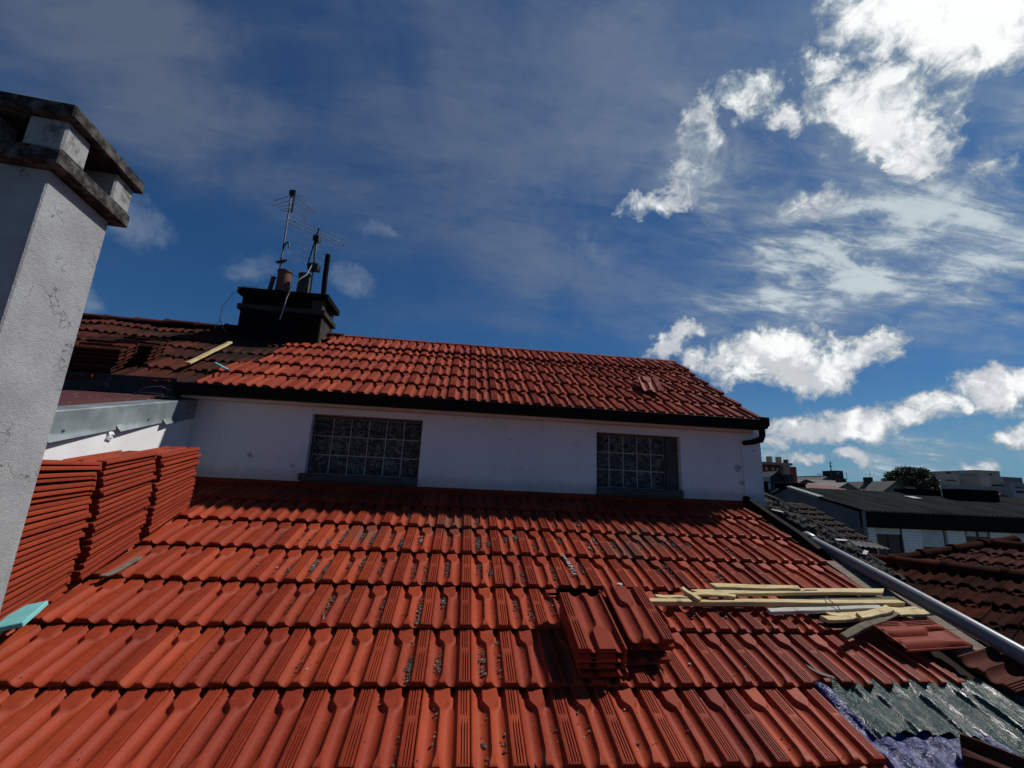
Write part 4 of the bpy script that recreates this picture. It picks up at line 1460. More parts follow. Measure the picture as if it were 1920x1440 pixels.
edge = lambda s: 1.705 + .012 * math.sin(s * 9) - .02 * s
sheet(1.60, 3.02, -2.6, .03, 240, 260, hg, lambda x, s: x > edge(s) and (s > -.262 - .02 * math.sin(x * 9) or x > 2.20 + .03 * math.sin(s * 8)), M_TARP, 'green_sheet')
sheet(1.585, 2.26, -2.6, .02, 110, 260, hb, lambda x, s: True, M_TARPB, 'blue_sheet')

# ------------------------------------------------------------------ grit and moss on the tiles
ico = [(0, 0, 1), (.894, 0, .447), (.276, .851, .447), (-.724, .526, .447), (-.724, -.526, .447), (.276, -.851, .447), (.724, .526, -.447), (-.276, .851, -.447), (-.894, 0, -.447), (-.276, -.851, -.447), (.724, -.526, -.447), (0, 0, -1)]
icf = [(0, 1, 2), (0, 2, 3), (0, 3, 4), (0, 4, 5), (0, 5, 1), (1, 6, 2), (2, 7, 3), (3, 8, 4), (4, 9, 5), (5, 10, 1), (2, 6, 7), (3, 7, 8), (4, 8, 9), (5, 9, 10), (1, 10, 6), (6, 11, 7), (7, 11, 8), (8, 11, 9), (9, 11, 10), (10, 11, 6)]
ico = np.array(ico)
GV = []; GF = []; GA = []
n = 0


def lump(x, s, h, r, a):
    global n
    j = 1 + rng.normal(0, .28, (12, 1))
    v = ico * j * r * np.array([1, 1 + rng.random() * .6, .55])
    th = rng.random() * 6.28
    vx = v[:, 0] * math.cos(th) - v[:, 1] * math.sin(th) + x
    vy = v[:, 0] * math.sin(th) + v[:, 1] * math.cos(th) + s
    vh = v[:, 2] + h
    GV.append(np.stack([vx, vy * math.cos(SL) - vh * math.sin(SL), vy * math.sin(SL) + vh * math.cos(SL)], 1))
    GF.extend([tuple(i + n for i in f) for f in icf])
    GA.extend([a] * 12)
    n += 12


cellset = set(cells)
for (r, c) in cells:
    if r < -2 or c < -11: continue
    for u in (.215, .60):
        if rng.random() < .18: continue
        xc = (c + u) * W
        sc_ = (r + .5) * PITCH
        dens = .9 * math.exp(-((xc - .05) / .75) ** 2 - ((sc_ - 1.35) / .75) ** 2) + .9 * math.exp(-((xc - 1.3) / .6) ** 2 - ((sc_ - 1.35) / .6) ** 2) + .75 * math.exp(-((xc + .75) / .5) ** 2 - ((sc_ - 1.0) / .45) ** 2) + .9 * math.exp(-((xc + .12) / .22) ** 2 - ((sc_ - .15) / .35) ** 2) + .12 * math.exp(-((xc - .0) / .5) ** 2 - ((sc_ + .3) / .5) ** 2)
        dens *= 1.15 * rng.random() ** .8
        cnt = int(105 * dens * max(0, rng.normal(.8, .5)))
        s0 = rng.uniform(.25, .7)
        sp = rng.uniform(.06, .24)
        light = rng.random()
        for k in range(cnt):
            v = np.clip(rng.normal(s0, sp), .05, .86)
            off = rng.normal(.014, .008)
            h = -.0165 - .030 * v + abs(off) * .25
            lump(xc + np.clip(off, -.022, .026), (r + v) * PITCH, h, abs(rng.normal(.0026, .0013)) + .0009, np.clip(rng.normal(.25 + .35 * light, .25), 0, 1))
        for k in range(rng.integers(0, 4)):
            v = rng.uniform(.05, .9)
            off = rng.normal(0, .022)
            lump(xc + np.clip(off, -.028, .028), (r + v) * PITCH, -.0160 - .030 * v + abs(off) * .3, rng.uniform(.0012, .0035), rng.random() ** 2)
for (x, s, r_, a) in ((-1.985, .07, .013, .7), (.95, .79, .012, 1.0), (.955, .80, .010, 1.0), (1.86, .56, .012, .7), (1.28, .50, .012, .3), (1.80, .50, .012, .6), (1.70, .95, .012, .5), (.60, .83, .011, .2), (2.2, .02, .012, .2)):
    for k in range(3):
        lump(x + rng.normal(0, .006), s + rng.normal(0, .006), -.015, r_ * .8, a)
# bird dropping streak
for k in range(90):
    t = rng.random()
    lump(.648 + t * .045 + rng.normal(0, .004 + .006 * t), 1.13 - t * .24 + rng.normal(0, .006), -.006 - .008 * (t > .3), rng.uniform(.002, .005), 1.0 if rng.random() < .8 else .3)


def grit(q, co):
    a = rnd(q)
    c = q.mix(q.ss(a, 0.0, 0.7), (0.018, 0.014, 0.009), (0.11, 0.095, 0.07))
    return q.mix(q.ss(a, 0.85, 1.0), c, (0.50, 0.48, 0.45))


M_GRIT = mat('grit', grit, rough=0.9)
o = mk('grit', np.concatenate(GV), GF, M_GRIT, None, None, {'rnd': GA})
tag(o, 'dark moss crumbs, mortar grit and pale specks lying in the pans of the red tiles', 'grit', kind='stuff')

# ------------------------------------------------------------------ rubble verge next door
b = MB()
nx, ns = 14, 120
V = []; F = []; A_ = []
for j in range(ns):
    for i in range(nx):
        x = 2.935 + .21 * i / (nx - 1); s = .95 + 1.75 * j / (ns - 1)
        h = -.03 + .035 * math.sin(math.pi * i / (nx - 1)) + rng.normal(0, .006) + .010 * math.sin(s * 21 + i)
        if i in (0, nx - 1): h = -.16
        V.append(RF(x + rng.normal(0, .004), s, h)); A_.append(rng.random())
for j in range(ns - 1):
    for i in range(nx - 1):
        F.append((j * nx + i, j * nx + i + 1, (j + 1) * nx + i + 1, (j + 1) * nx + i))
b.add(V, F)
vg = empty('party_verge', 'mossy broken mortar verge with a bent pale metal strip right of the black flashing', 'wall', RF(3.0, 1.6, -.1))
VI = Matrix.Translation(RF(3.0, 1.6, -.1)).inverted()
ap(b.build('mortar_bed', M_MORTAR, smooth=30), vg, VI)
b = MB()
b.box(2.94, 3.13, .9, 2.6, -8, -.25)
V = [RF(2.95, .95, -.12), RF(3.13, .95, -.12), RF(3.13, 2.7, -.12), RF(2.95, 2.7, -.12)]
V2 = [Vector((v.x, v.y, -8)) for v in V]
b = MB()
b.add(V + V2, [(0, 1, 2, 3), (7, 6, 5, 4), (0, 4, 5, 1), (1, 5, 6, 2), (2, 6, 7, 3), (3, 7, 4, 0)])
ap(b.build('wall_below', M_SOOT2), vg, VI)
pts = [(3.02, 2.50, .02), (3.06, 2.25, .035), (3.09, 2.05, .02), (3.10, 1.98, -.01), (3.12, 1.85, .0), (3.13, 1.6, .01), (3.10, 1.35, .0), (3.10, 1.1, .005)]
b = MB()
V = []; F = []
for i, (x, s, h) in enumerate(pts):
    V += [RF(x, s, h), RF(x + .012, s, h + .012), RF(x + .05, s, h - .03)]
for i in range(len(pts) - 1):
    for j in range(2):
        F.append((i * 3 + j, i * 3 + j + 1, i * 3 + 4 + j, i * 3 + 3 + j))
b.add(V, F)
ap(b.build('metal_strip', M_METAL), vg, VI)
for i, (x, s) in enumerate(((2.88, 2.0), (3.05, 1.45), (3.08, 1.25), (3.0, 1.7))):
    b = MB()
    M = RM(x, s, .01, rng.uniform(-1, 1), rng.uniform(-.2, .2))
    b.bbox(-.05, .05, -.015, .015, 0, .012, .002, M)
    ap(b.build('broken_chip', M_METAL if i != 3 else M_MORTAR), vg, VI)

# ------------------------------------------------------------------ neighbour roofs
a_ = np.array([-math.sin(R_(25)), math.cos(R_(25)), 0.])
b_ = np.array([math.cos(R_(25)) * math.cos(R_(13)), math.sin(R_(25)) * math.cos(R_(13)), math.sin(R_(13))])
bxn = -a_
Nn = np.cross(bxn, b_)


def caps(P, direction, nrm, L, r, mt, name, par=None, step=.40):
    P = Vector(P); d = Vector(direction).normalized(); nn = Vector(nrm).normalized(); s = d.cross(nn)
    k = 0; b = MB(); t = 0
    while t < L:
        V = []; F = []
        for i, (tt, rr) in enumerate(((0, 1.22), (.045, 1.2), (.05, 1.0), (step + .02, .9))):
            for j in range(9):
                an = math.pi * j / 8
                V.append(P + d * (t + tt) + s * math.cos(an) * r * rr + nn * (math.sin(an) * r * rr * .9 - .02 + rng.normal(0, .001)))
        for i in range(3):
            for j in range(8):
                F.append((i * 9 + j, i * 9 + j + 1, i * 9 + 10 + j, i * 9 + 9 + j))
        b.add(V, F, rng.random())
        t += step
    o = b.build(name, mt, par, smooth=40)
    return o


nb = empty('neighbour_house', 'low neighbouring house under a large old brown and orange tile roof behind the pipe', 'house', (4.6, 1.5, -8))
NI = Matrix.Translation((4.6, 1.5, -8)).inverted()
PA = np.array((3.991, 1.361, .165))
OA = PA + a_ * 2.4 + b_ * (.6 - 9 * .345)
cells_a = []
for r in range(0, 9):
    for c in range(0, 34):
        p = OA + bxn * (c + .5) * W + b_ * (r + .5) * .345
        if p[0] > 2.97 and p[1] > -2.6 and p[1] < 3.9: cells_a.append((r, c))
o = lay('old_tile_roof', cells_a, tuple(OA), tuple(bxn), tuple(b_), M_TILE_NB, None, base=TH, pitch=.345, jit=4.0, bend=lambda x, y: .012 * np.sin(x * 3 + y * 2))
ap(o, nb, NI)
o = caps(PA + a_ * 2.2 + b_ * .62, -a_, Nn, 5.6, .075, M_TILE_NB, 'ridge_caps')
ap(o, nb, NI)
b = MB()
q0 = PA + a_ * 2.4 + b_ * .60 - Nn * .06
q1 = q0 - a_ * 6.4
e0 = q0 - b_ * 3.0; e1 = q1 - b_ * 3.0
f0 = q0 + np.array([b_[0], b_[1], -b_[2]]) * 2.0; f1 = q1 + np.array([b_[0], b_[1], -b_[2]]) * 2.0
b.add([q0, q1, f1, f0], [(0, 1, 2, 3)])
b.add([(3.1, -2.5, -8), (6.6, -2.5, -8), (6.6, 2.0, -8), (3.1, 3.2, -8), (3.1, -2.5, -.45), (6.6, -2.5, -.45), (6.6, 2.0, -.45), (3.1, 3.2, -.35)],
      [(0, 1, 5, 4), (1, 2, 6, 5), (2, 3, 7, 6), (3, 0, 4, 7), (4, 5, 6, 7)])
ap(b.build('house_body', M_SOOT2), nb, NI)

nb2 = empty('neighbour_house', 'neighbouring house with a hipped brown tile roof and thick hip caps, right edge', 'house', (6.3, 2.6, -8))
NI2 = Matrix.Translation((6.3, 2.6, -8)).inverted()
PB = np.array((5.589, 2.595, .223))
OB = PB + a_ * .95 - b_ * .75
cells_b = []
for r in range(0, 6):
    for c in range(0, 22):
        aa = .95 - (c + .5) * W
        bb = -.75 + (r + .55) * .345
        if bb < 1.02 and bb < 1.0 - (aa + .07) * 1.55: cells_b.append((r, c))
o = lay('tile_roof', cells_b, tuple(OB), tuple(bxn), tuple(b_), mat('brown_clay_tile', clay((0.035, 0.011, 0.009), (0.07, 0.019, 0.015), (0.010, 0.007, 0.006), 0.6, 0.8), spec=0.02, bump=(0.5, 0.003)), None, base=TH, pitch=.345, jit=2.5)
ap(o, nb2, NI2)
h0 = PB + a_ * .62 - b_ * .10
h1 = PB - a_ * .05 + b_ * 1.0
o = caps(h0, h1 - h0, Nn, float(np.linalg.norm(h1 - h0)), .075, M_TILE_NB, 'hip_caps')
ap(o, nb2, NI2)
o = caps(h1, -a_, Nn, 3.4, .075, M_TILE_NB, 'ridge_caps')
ap(o, nb2, NI2)
b = MB()
g1 = h1 - a_ * 3.6
bf = np.array([b_[0], b_[1], -b_[2]])
b.add([h1 - Nn * .05, g1 - Nn * .05, g1 + bf * 1.6, h1 + bf * 1.6, h0 - Nn * .05], [(0, 1, 2, 3), (0, 3, 4)])
b.add([(5.2, -.6, -8), (8.0, -.6, -8), (8.0, 3.4, -8), (5.2, 3.2, -8), (5.2, -.6, -.1), (8.0, -.6, .0), (8.0, 3.4, .0), (5.2, 3.2, -.1)],
      [(0, 1, 5, 4), (1, 2, 6, 5), (2, 3, 7, 6), (3, 0, 4, 7), (4, 5, 6, 7)])
ap(b.build('house_body', M_SOOT2), nb2, NI2)

solid_awn = mat('dull_awning', plaster((0.06, 0.06, 0.06), (0.10, 0.10, 0.10), (0.03, 0.03, 0.03), .8, 6), rough=0.85, spec=0.1)
# dark stepped roof between the verge and the grey gable
nc_ = empty('neighbour_house', 'house with a dark sooty stepped tile roof just right of the grey wall corner', 'house', (5.4, 6.5, -8))
NC = Matrix.Translation((5.4, 6.5, -8)).inverted()
sl = math.atan(.4)
o = lay('sooty_tile_roof', [(r, c) for r in range(0, 7) for c in range(0, 20)], (3.4, 5.55, .18), (1, 0, 0), (0, math.cos(sl), math.sin(sl)), mat('sooty_tile', clay((0.030, 0.020, 0.016), (0.050, 0.028, 0.020), (0.014, 0.013, 0.011), 0.6, 0.85), spec=0.2, bump=(0.6, 0.004)), None, base=TL, pitch=.25, drop=.04, jit=2)
ap(o, nc_, NC)
b = MB()
b.box(3.4, 7.5, 5.6, 8.6, -8, .10)
b.add([(3.4, 5.6, .13), (7.5, 5.6, .13), (7.5, 7.2, .77), (3.4, 7.2, .77), (7.5, 8.7, .13), (3.4, 8.7, .13)], [(0, 1, 2, 3), (3, 2, 4, 5), (1, 4, 2), (0, 3, 5)])
ap(b.build('house_body', M_SOOT2), nc_, NC)
b = MB()
V = []; F = []
for i in range(30):
    x = 5.9 + i * .05
    for k, (y, z) in enumerate(((5.2, .20), (5.5, .27))):
        V.append((x, y, z + (.02 if i % 2 else 0) - .003 * i))
for i in range(29):
    F.append((2 * i, 2 * i + 2, 2 * i + 3, 2 * i + 1))
b.add(V, F)
ap(b.build('corrugated_awning', solid_awn, smooth=50), nc_, NC)

# ------------------------------------------------------------------ long building with a dark corrugated roof
lb = empty('long_building', 'long low building with a dark corrugated roof, grey gable and white tiled window bays', 'building', (30, 18, -8))
LI = Matrix.Translation((30, 18, -8)).inverted()
lp = lambda o: ap(o, lb, LI)
X0, X1 = 16.31, 48.0
b = MB()
b.add([(X0, 15.32, -8), (X0, 21.6, -8), (X0, 21.6, .80), (X0, 19.41, 1.52), (X0, 15.32, .60),
       (X1, 15.32, -8), (X1, 21.6, -8), (X1, 21.6, .80), (X1, 19.41, 1.52), (X1, 15.32, .60)],
      [(0, 1, 2, 3, 4), (9, 8, 7, 6, 5), (0, 4, 9, 5), (1, 6, 7, 2)])
lp(b.build('wall', mat('grey_gable_render', plaster((0.085, 0.083, 0.08), (0.12, 0.118, 0.115), (0.16, 0.158, 0.15), 0.5, 1.2), rough=0.9)))
b = MB()
V = []; F = []
nn_ = 640
for i in range(nn_ + 1):
    x = X0 - .12 + (X1 - X0 + .12) * i / nn_
    dz = .022 * math.cos(i * math.pi * .5) if True else 0
    for (y, z) in ((15.0, .66), (16.4, .965), (16.45, .955), (17.9, 1.275), (17.95, 1.265), (19.41, 1.60), (22.0, .78)):
        V.append((x, y, z + dz))
for i in range(nn_):
    for j in range(6):
        F.append((i * 7 + j, (i + 1) * 7 + j, (i + 1) * 7 + j + 1, i * 7 + j + 1))
b.add(V, F)


def corr(q, co):
    n1 = q.noise(q.n('ShaderNodeMapping', {'Vector': co, 'Scale': (1.5, .35, 1)}).outputs[0], 1.2, 5, 0.65)
    n2 = q.noise(co, 9.0, 5, 0.7)
    c = q.mix(q.ss(n1, 0.35, 0.65), (0.005, 0.006, 0.006), (0.020, 0.026, 0.026))
    return (q.mix(q.ss(n2, 0.6, 0.75, 0, 0.5), c, (0.035, 0.04, 0.036)), None, n2)


lp(b.build('corrugated_roof', mat('dark_fibre_cement', corr, rough=0.9, spec=0.03), smooth=40, fix=False))
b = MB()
b.box(X0 + .02, X1, 15.02, 15.06, .02, .62)  # black fascia, made deep so it stands in for the shade under the eaves
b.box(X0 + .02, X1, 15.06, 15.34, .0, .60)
lp(b.build('fascia_and_eave_shade', M_GUTTER))
b = MB()
b.box(X0 + .02, X1, 15.05, 15.16, .625, .655)
b.box(X0 - .14, X0 - .02, 15.0, 15.05, -.6, .62)
lp(b.build('eaves_gutter', M_METAL))
# verge trims, broken
for (y0, y1) in ((17.2, 19.2), (19.8, 20.4)):
    b = MB()
    zt = lambda y: .60 + (y - 15.07) * .2304 if y < 19.41 else 1.60 - (y - 19.41) * .32
    b.add([(X0 - .16, y0, zt(y0) + .08), (X0 + .1, y0, zt(y0) + .10), (X0 + .1, y1, zt(y1) + .10), (X0 - .16, y1, zt(y1) + .08), (X0 - .16, y0, zt(y0) - .03), (X0 - .16, y1, zt(y1) - .03)], [(0, 1, 2, 3), (0, 3, 5, 4)])
    lp(b.build('verge_trim', mat('pale_verge_trim', (0.20, 0.20, 0.19), rough=0.8), fix=False))
M_BAY = mat('white_bay_tiles', lambda q, co: (q.mix(q.n('ShaderNodeTexBrick', {'Vector': q.n('ShaderNodeCombineXYZ', {0: q.n('ShaderNodeSeparateXYZ', {0: co}).outputs[0], 1: q.n('ShaderNodeSeparateXYZ', {0: co}).outputs[2]}).outputs[0], 'Scale': 1.0, 'Brick Width': .42, 'Row Height': .115, 'Mortar Size': .008}).outputs['Fac'], (0.80, 0.76, 0.66), (0.45, 0.42, 0.36))), rough=0.35)
M_SHUT = mat('grey_roller_shutter', plaster((0.55, 0.53, 0.46), (0.62, 0.60, 0.53), (0.4, 0.38, 0.34), 0.3, 2), rough=0.7)
M_WDARK = mat('dark_window_glass', (0.012, 0.02, 0.02), rough=0.15)
xx = 16.50
seq = [('bay', .34), ('win', 1.18), ('bay', .86), ('shut', 1.08), ('gap', .10), ('bay', .84), ('gap', .08), ('two', 1.10), ('bay', .92), ('shut', 1.1), ('gap', .1)]
k = 0
while xx < 40:
    typ, wd = seq[k % len(seq)] if k < len(seq) else seq[2 + (k - 2) % (len(seq) - 2)]
    x1_ = xx + wd
    if typ == 'bay':
        b = MB(); b.box(xx, x1_, 15.19, 15.31, -2.2, -.004); lp(b.build('tiled_bay', M_BAY))
    elif typ == 'win':
        b = MB(); b.box(xx, x1_, 15.27, 15.315, -1.5, -.004); w_ = lp(b.build('window', M_WDARK))
        b = MB(); b.box(xx + .02, x1_ - .06, 15.23, 15.269, -.24, -.006); o = b.build('shutter', M_SHUT); o.parent = w_
        b = MB(); b.box(x1_ - .05, x1_, 15.22, 15.268, -1.4, -.006); b.box(xx + .55, xx + .60, 15.24, 15.268, -1.4, -.25); b.box(xx, x1_, 15.18, 15.268, -1.42, -1.36); o = b.build('frame', M_SILL); o.parent = w_
    elif typ == 'shut':
        b = MB(); b.box(xx, x1_, 15.29, 15.315, -1.5, -.004); w_ = lp(b.build('window', M_WDARK))
        b = MB(); b.box(xx + .02, x1_ - .02, 15.25, 15.289, -.68, -.006); o = b.build('shutter', M_SHUT); o.parent = w_
    elif typ == 'two':
        b = MB(); b.box(xx, x1_, 15.27, 15.315, -1.5, -.004); w_ = lp(b.build('window', M_WDARK))
        b = MB(); b.box(xx + .03, xx + .46, 15.23, 15.269, -.20, -.006); o = b.build('shutter', M_SHUT); o.parent = w_
        b = MB(); b.box(xx + .62, xx + 1.02, 15.23, 15.269, -.20, -.006); o = b.build('shutter', M_SHUT); o.parent = w_
    xx = x1_ + .004
    k += 1
b = MB(); b.box(24.4, 26.6, 18.0, 18.8, 1.15, 1.86); b.box(22.6, 24.4, 18.9, 19.7, 1.4, 1.79)
lp(b.build('roof_plant_box', M_SOOT))
b = MB(); b.add([(21.7, 17.9, 1.31), (22.2, 17.9, 1.31), (22.2, 18.35, 1.41), (21.7, 18.35, 1.41)], [(0, 1, 2, 3)])
lp(b.build('skylight', mat('skylight_glass', (0.5, 0.52, 0.5), rough=0.25), fix=False))
for lab, (x0, x1, y0, y1, z0, z1) in (('wide black box chimney behind the ridge of the grey gable', (16.55, 17.6, 19.7, 20.6, .9, 1.86)), ('smaller black chimney just right of the house wall', (15.5, 16.25, 20.7, 21.6, .2, 1.90))):
    e = empty('chimney', lab, 'chimney', ((x0 + x1) / 2, (y0 + y1) / 2, z0))
    I = Matrix.Translation(e.location).inverted()
    b = MB(); b.bbox(x0, x1, y0, y1, z0, z1 - .08, .01); ap(b.build('shaft', M_SOOT), e, I)
    b = MB(); b.bbox(x0 - .06, x1 + .06, y0 - .06, y1 + .06, z1 - .08, z1, .01); ap(b.build('cap', M_SOOT2), e, I)

# ------------------------------------------------------------------ skyline
cm = {}


def solid(r, g_, b_2, rough=.9):
    k = (r, g_, b_2)
    if k not in cm:
        cm[k] = mat('facade', plaster((r, g_, b_2), (r * 1.2, g_ * 1.2, b_2 * 1.2), (r * .6, g_ * .6, b_2 * .6), .5, .6), rough=rough)
    return cm[k]


def tower(name, label, cat, blocks, group=None, wins=(), gables=(), extras=()):
    x0 = blocks[0][0] if blocks else gables[0][0]
    y0 = blocks[0][2] if blocks else gables[0][2]
    e = empty(name, label, cat, (x0, y0, -8), group=group)
    I = Matrix.Translation((x0, y0, -8)).inverted()
    for (a0, a1, c0, c1, z0, z1, col, nm) in blocks:
        b = MB(); b.box(a0, a1, c0, c1, z0, z1); ap(b.build(nm, solid(*col)), e, I)
    for (a0, a1, c0, c1, z0, z1, col, nm) in wins:
        b = MB(); b.box(a0, a1, c0, c1, z0, z1); ap(b.build(nm, solid(*col)), e, I)
    for (a0, a1, c0, c1, ze, zr, wc, rc, axis) in gables:
        b = MB()
        if axis == 'y':     # gable faces the camera
            xm = (a0 + a1) / 2
            b.add([(a0, c0, -8), (a1, c0, -8), (a1, c0, ze), (xm, c0, zr), (a0, c0, ze), (a0, c1, -8), (a1, c1, -8), (a1, c1, ze), (xm, c1, zr), (a0, c1, ze)],
                  [(0, 1, 2, 3, 4), (9, 8, 7, 6, 5), (0, 4, 9, 5), (1, 6, 7, 2)])
            ap(b.build('wall', solid(*wc)), e, I)
            b = MB(); o_ = .25; t = .12
            for (xa, za, xb, zb) in ((a0 - o_, ze - .1, xm, zr + .03), (xm, zr + .03, a1 + o_, ze - .1)):
                b.add([(xa, c0 - o_, za), (xb, c0 - o_, zb), (xb, c1, zb), (xa, c1, za), (xa, c0 - o_, za + t), (xb, c0 - o_, zb + t), (xb, c1, zb + t), (xa, c1, za + t)], [(0, 3, 2, 1), (4, 5, 6, 7), (0, 1, 5, 4), (1, 2, 6, 5), (2, 3, 7, 6), (3, 0, 4, 7)])
            ap(b.build('roof', solid(*rc)), e, I)
        else:               # eaves face the camera
            ym = (c0 + c1) / 2
            b.box(a0, a1, c0, c1, -8, ze)
            b.add([(a0, c0, ze), (a0, c1, ze), (a0, ym, zr), (a1, c0, ze), (a1, c1, ze), (a1, ym, zr)], [(0, 1, 2), (3, 5, 4)])
            ap(b.build('wall', solid(*wc)), e, I)
            b = MB(); o_ = .3; t = .14
            b.add([(a0 - o_, c0 - o_, ze - .1), (a1 + o_, c0 - o_, ze - .1), (a1 + o_, ym, zr), (a0 - o_, ym, zr), (a0 - o_, c1 + o_, ze - .1), (a1 + o_, c1 + o_, ze - .1)], [(0, 1, 2, 3), (3, 2, 5, 4)])
            ap(b.build('roof', solid(*rc), fix=False), e, I)
    for (nm, mb, mt) in extras:
        ap(mb.build(nm, mt), e, I)
    return e


br = (0.10, 0.032, 0.024); cr = (0.25, 0.21, 0.15); gr = (0.15, 0.145, 0.135); dk = (0.022, 0.022, 0.024)
tk = MB()
for x in (46.2, 47.7):
    n0 = 14
    V = [(x + .42 * math.cos(i * 6.283 / n0), 62 + .42 * math.sin(i * 6.283 / n0), z) for z in (6.5, 7.5) for i in range(n0)]
    tk.add(V, [tuple(range(n0, 2 * n0))] + [(i, (i + 1) % n0, n0 + (i + 1) % n0, n0 + i) for i in range(n0)])
tower('apartment_block', 'brick and cream apartment block with two round water tanks on its roof', 'building',
      [(42, 46.3, 60, 68, -8, 6.1, br, 'brick_wall'), (42, 47.9, 59.4, 68, 6.1, 6.45, cr, 'cornice'), (46.3, 47.3, 59.2, 66, -8, 6.1, cr, 'corner_pier'), (47.3, 48.9, 60, 67, -8, 6.0, (0.17, 0.055, 0.04), 'side_wall'), (47.3, 47.75, 60, 60.5, 6.45, 7.0, (0.06, 0.09, 0.09), 'vent')],
      wins=[(x, x + .34, 59.95, 60.02, z, z + .42, (0.42, 0.40, 0.36) if z > 5 else dk, 'window') for x in (43.0, 44.0, 45.0, 45.75) for z in (5.3, 3.9)] + [(47.7, 48.4, 59.95, 60.02, z, z + .3, (0.10, 0.03, 0.025), 'window') for z in (5.1, 4.0, 3.0)],
      extras=[('water_tank', tk, solid(.26, .23, .17))])
tower('house', 'small navy fronted gabled house below the brick apartment block', 'house', [], gables=[(26.2, 28.3, 35, 42, 2.55, 3.3, (0.022, 0.026, 0.045), (0.03, 0.03, 0.03), 'y')], wins=[(25.6, 26.3, 34.5, 35, 1.9, 2.9, (0.3, 0.3, 0.29), 'white_side'), (27.9, 28.4, 34.4, 34.9, 1, 3.2, (.04, .04, .045), 'dark_pier')])
ms = MB(); ms.tube([(97.4, 109, 8), (97.4, 109, 12.0)], .12, 6); ms.tube([(97.1, 109, 8), (97.4, 109, 11)], .06, 5); ms.tube([(97.7, 109, 8), (97.4, 109, 11)], .06, 5); ms.box(97.0, 97.8, 108.9, 109.1, 10.6, 10.8); ms.box(97.1, 97.9, 108.9, 109.1, 11.5, 11.6)
for x in (94.9, 95.6, 96.4): ms.box(x, x + .6, 111, 111.1, 8.6, 8.75); ms.tube([(x + .3, 111, 8.1), (x + .3, 111, 8.7)], .05, 4)
tower('apartment_block', 'dark block with a square stair tower and a thin lattice mast', 'building', [(95, 99.6, 110, 120, -8, 8.2, dk, 'wall'), (97.4, 99.9, 108, 112, -8, 9.6, dk, 'stair_tower'), (99.9, 100.8, 109, 112, -8, 8.0, dk, 'side_block')],
      wins=[(98.2, 98.6, 107.9, 108, 8.8, 9.1, (0.4, 0.4, 0.4), 'window')], extras=[('roof_mast', ms, M_METAL)])
tower('house', 'pale grey gabled house in front of the dark block with the mast', 'house', [], gables=[(68.6, 73.0, 80, 90, 4.7, 6.0, gr, (0.12, 0.11, 0.10), 'y')], wins=[(70.2, 71.6, 79.85, 80, 4.3, 4.8, (.26, .25, .23), 'window')])
tower('house', 'long low brown roofed house beside the brick apartment block', 'house', [], gables=[(55.5, 61.5, 70, 80, 3.9, 5.0, (0.07, 0.06, 0.055), (0.05, 0.045, 0.04), 'x')])
tower('house', 'house with a dull red tile roof left of the white edged gable', 'house', [], gables=[(44.5, 51.0, 52, 60, 2.3, 3.4, (0.10, 0.09, 0.08), (0.13, 0.04, 0.035), 'x')])
tower('house', 'grey gabled house with a long pale verge line below the skyline', 'house', [], gables=[(49.6, 54.6, 55, 62, 2.4, 3.7, (0.13, 0.125, 0.115), (0.22, 0.21, 0.19), 'y')], wins=[(50.8, 51.5, 54.9, 55, 1.6, 2.3, dk, 'window')])
tower('house', 'wide house with a taupe tile roof and brown chimney in the middle of the skyline', 'house', [(65.2, 66.0, 65, 66, 3, 5.4, (0.05, 0.025, 0.022), 'chimney'), (60.3, 61.3, 65, 66, 3, 5.0, (0.05, 0.025, 0.022), 'chimney')], gables=[(59.5, 65.6, 66, 76, 3.5, 4.9, (0.10, 0.085, 0.07), (0.085, 0.065, 0.055), 'x')], wins=[(63.3, 64.1, 65.8, 66, 2.7, 3.3, (.05, .02, .018), 'window')])
tower('house', 'grey green gabled house left of the round tree', 'house', [], gables=[(63.0, 68.4, 61, 70, 2.8, 4.6, (0.10, 0.10, 0.085), (0.075, 0.065, 0.06), 'y')])
tower('house', 'light taupe lean roofed house directly below the round tree', 'house', [], gables=[(68.5, 73.5, 66, 76, 3.0, 4.5, (0.15, 0.14, 0.12), (0.12, 0.11, 0.10), 'y')])
tower('house', 'row of pale low walls right of the round tree', 'house', [(74, 86, 70, 78, -8, 3.8, (0.17, 0.16, 0.145), 'wall'), (78, 80, 71, 74, 3.8, 4.5, (0.12, 0.11, 0.10), 'roof_box')])
conc = (0.27, 0.245, 0.21); conc2 = (0.23, 0.215, 0.19)
tower('concrete_block', 'stepped grey concrete block right beside the round tree', 'building', [(137.7, 140.2, 121, 135, -8, 9.9, conc, 'annex'), (139.9, 147.6, 119, 135, -8, 11.3, conc, 'wall')], wins=[(143, 146, 118.8, 119, 9.2, 9.5, dk, 'window'), (143.3, 143.7, 118.8, 119, 7.3, 7.9, dk, 'window'), (144.4, 145.2, 119, 120, 11.3, 11.8, dk, 'roof_vent')])
tower('concrete_block', 'lower bluish grey block between the two grey concrete towers', 'building', [(147.9, 154, 124, 135, -8, 10.6, (0.19, 0.20, 0.18), 'wall'), (149, 152, 125, 130, 10.6, 10.9, (0.07, 0.07, 0.06), 'parapet')])
tower('concrete_block', 'tallest grey concrete tower on the right of the skyline', 'building', [(153.3, 156.6, 118, 135, -8, 11.2, conc, 'annex'), (155.2, 163.0, 120, 135, -8, 13.0, conc, 'wall'), (163, 165, 121, 135, -8, 11.3, conc2, 'stair_block')], wins=[(159.3, 160, 119.8, 120, 11.6, 12.1, dk, 'window'), (159.4, 163, 119.8, 120, 8.4, 8.9, dk, 'window')])
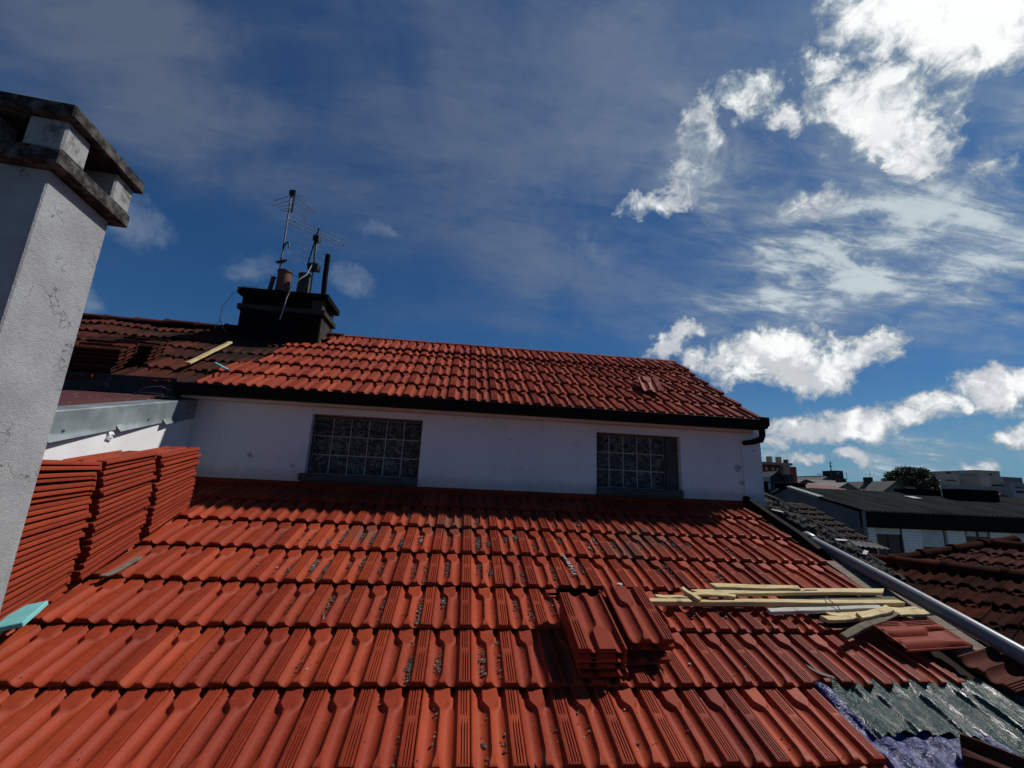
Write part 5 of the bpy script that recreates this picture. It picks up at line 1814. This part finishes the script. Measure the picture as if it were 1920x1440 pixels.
tower('concrete_block', 'dark grey flat block at the far right edge of the skyline', 'building', [(165.2, 176, 124, 135, -8, 11.7, (0.13, 0.13, 0.14), 'wall'), (164, 170, 119, 123, -8, 9.6, (0.19, 0.19, 0.195), 'front_wing')], wins=[(166, 168.5, 118.8, 119, 7.6, 8.3, dk, 'window')])
tower('concrete_block', 'long low grey wall under the concrete towers', 'building', [(134, 160, 112, 117, -8, 7.6, (0.22, 0.215, 0.20), 'wall'), (150, 163, 108, 111, -8, 7.3, (0.3, 0.29, 0.27), 'balcony')], wins=[(x, x + 2.2, 107.9, 108, 6.1, 6.8, dk, 'window') for x in (151, 154, 157, 160)])
tower('house', 'house with a dull red hipped roof at the far right below the grey blocks', 'house', [], gables=[(92, 99, 70, 80, 2.6, 3.9, (0.12, 0.11, 0.10), (0.12, 0.035, 0.03), 'y')])
for lab, x, y, z0, z1 in (('thin rooftop aerial left of the tree, nearer the mast', 61.0, 64.5, 4.9, 6.1), ('thin rooftop aerial left of the tree, nearer the tree', 65.6, 65, 5.3, 6.4)):
    b = MB(); b.tube([(x, y, z0 - .2), (x, y, z1)], .035, 5); b.tube([(x - .45, y, z1 - .1), (x + .45, y, z1 - .05)], .03, 4); b.tube([(x - .3, y, z1 - .4), (x + .3, y, z1 - .35)], .03, 4); b.tube([(x - .2, y - .2, z1 - .1), (x + .2, y + .2, z1 - .1)], .03, 4)
    tag(b.build('aerial', M_METAL), lab, 'aerial', 'aerials on the far roofs')

# tree
tr = empty('tree', 'big round dark green broadleaf tree rising above the far roofs', 'tree', (99.3, 90, -8))
TRI = Matrix.Translation((99.3, 90, -8)).inverted()
b = MB()
b.tube([(99.3, 90, -8), (99.2, 90, -2), (99.3, 90, 3), (99.4, 90, 6)], [.7, .55, .45, .25], 10)
for k in range(16):
    a = k * 2.4; zz_ = -1 + k * .35
    b.tube([(99.3, 90, zz_), (99.3 + 2 * math.cos(a), 90 + 2 * math.sin(a), zz_ + 1.8), (99.3 + 3.8 * math.cos(a), 90 + 3.8 * math.sin(a), zz_ + 3.0)], [.22, .13, .05], 6)
ap(b.build('trunk', mat('bark', (0.05, 0.04, 0.03)), smooth=60), tr, TRI)
LV = []; LF = []; LA = []
n = 0
cl = []
for k in range(125):
    while True:
        p = rng.uniform(-1, 1, 3)
        if np.linalg.norm(p) < 1: break
    p = p / (np.linalg.norm(p) + 1e-6) * (np.linalg.norm(p) ** .45)
    zc = p[2] * 3.4 + (0.9 * (1 - abs(p[0])) if p[2] > 0 else 0)
    cl.append((99.2 + p[0] * 4.9, 90 + p[1] * 4.5, 5.7 + zc * .95 - .25 * p[0] ** 2, rng.uniform(.6, 1.25), rng.random()))
for (cx, cy, cz, cr_, sh) in cl:
    m_ = int(260 * cr_)
    d = rng.normal(0, 1, (m_, 3)); d /= np.linalg.norm(d, axis=1)[:, None]
    rr = cr_ * rng.random(m_) ** .4
    P = np.array((cx, cy, cz)) + d * rr[:, None] * np.array([1.1, 1.1, .8])
    for p in P:
        u = rng.normal(0, 1, 3); u /= np.linalg.norm(u); v = np.cross(u, rng.normal(0, 1, 3)); v /= np.linalg.norm(v)
        s = rng.uniform(.10, .20)
        LV += [p - u * s, p + v * s * .6, p + u * s, p - v * s * .6]
        LF.append((n, n + 1, n + 2, n + 3)); LA += [np.clip(sh * .6 + rng.random() * .4, 0, 1)] * 4; n += 4
o = mk('crown', np.array(LV), LF, mat('foliage', lambda q, co: q.mix(rnd(q), (0.012, 0.024, 0.009), (0.055, 0.080, 0.028)), rough=0.6, spec=0.3), None, None, {'rnd': LA})
ap(o, tr, TRI)
b = MB()
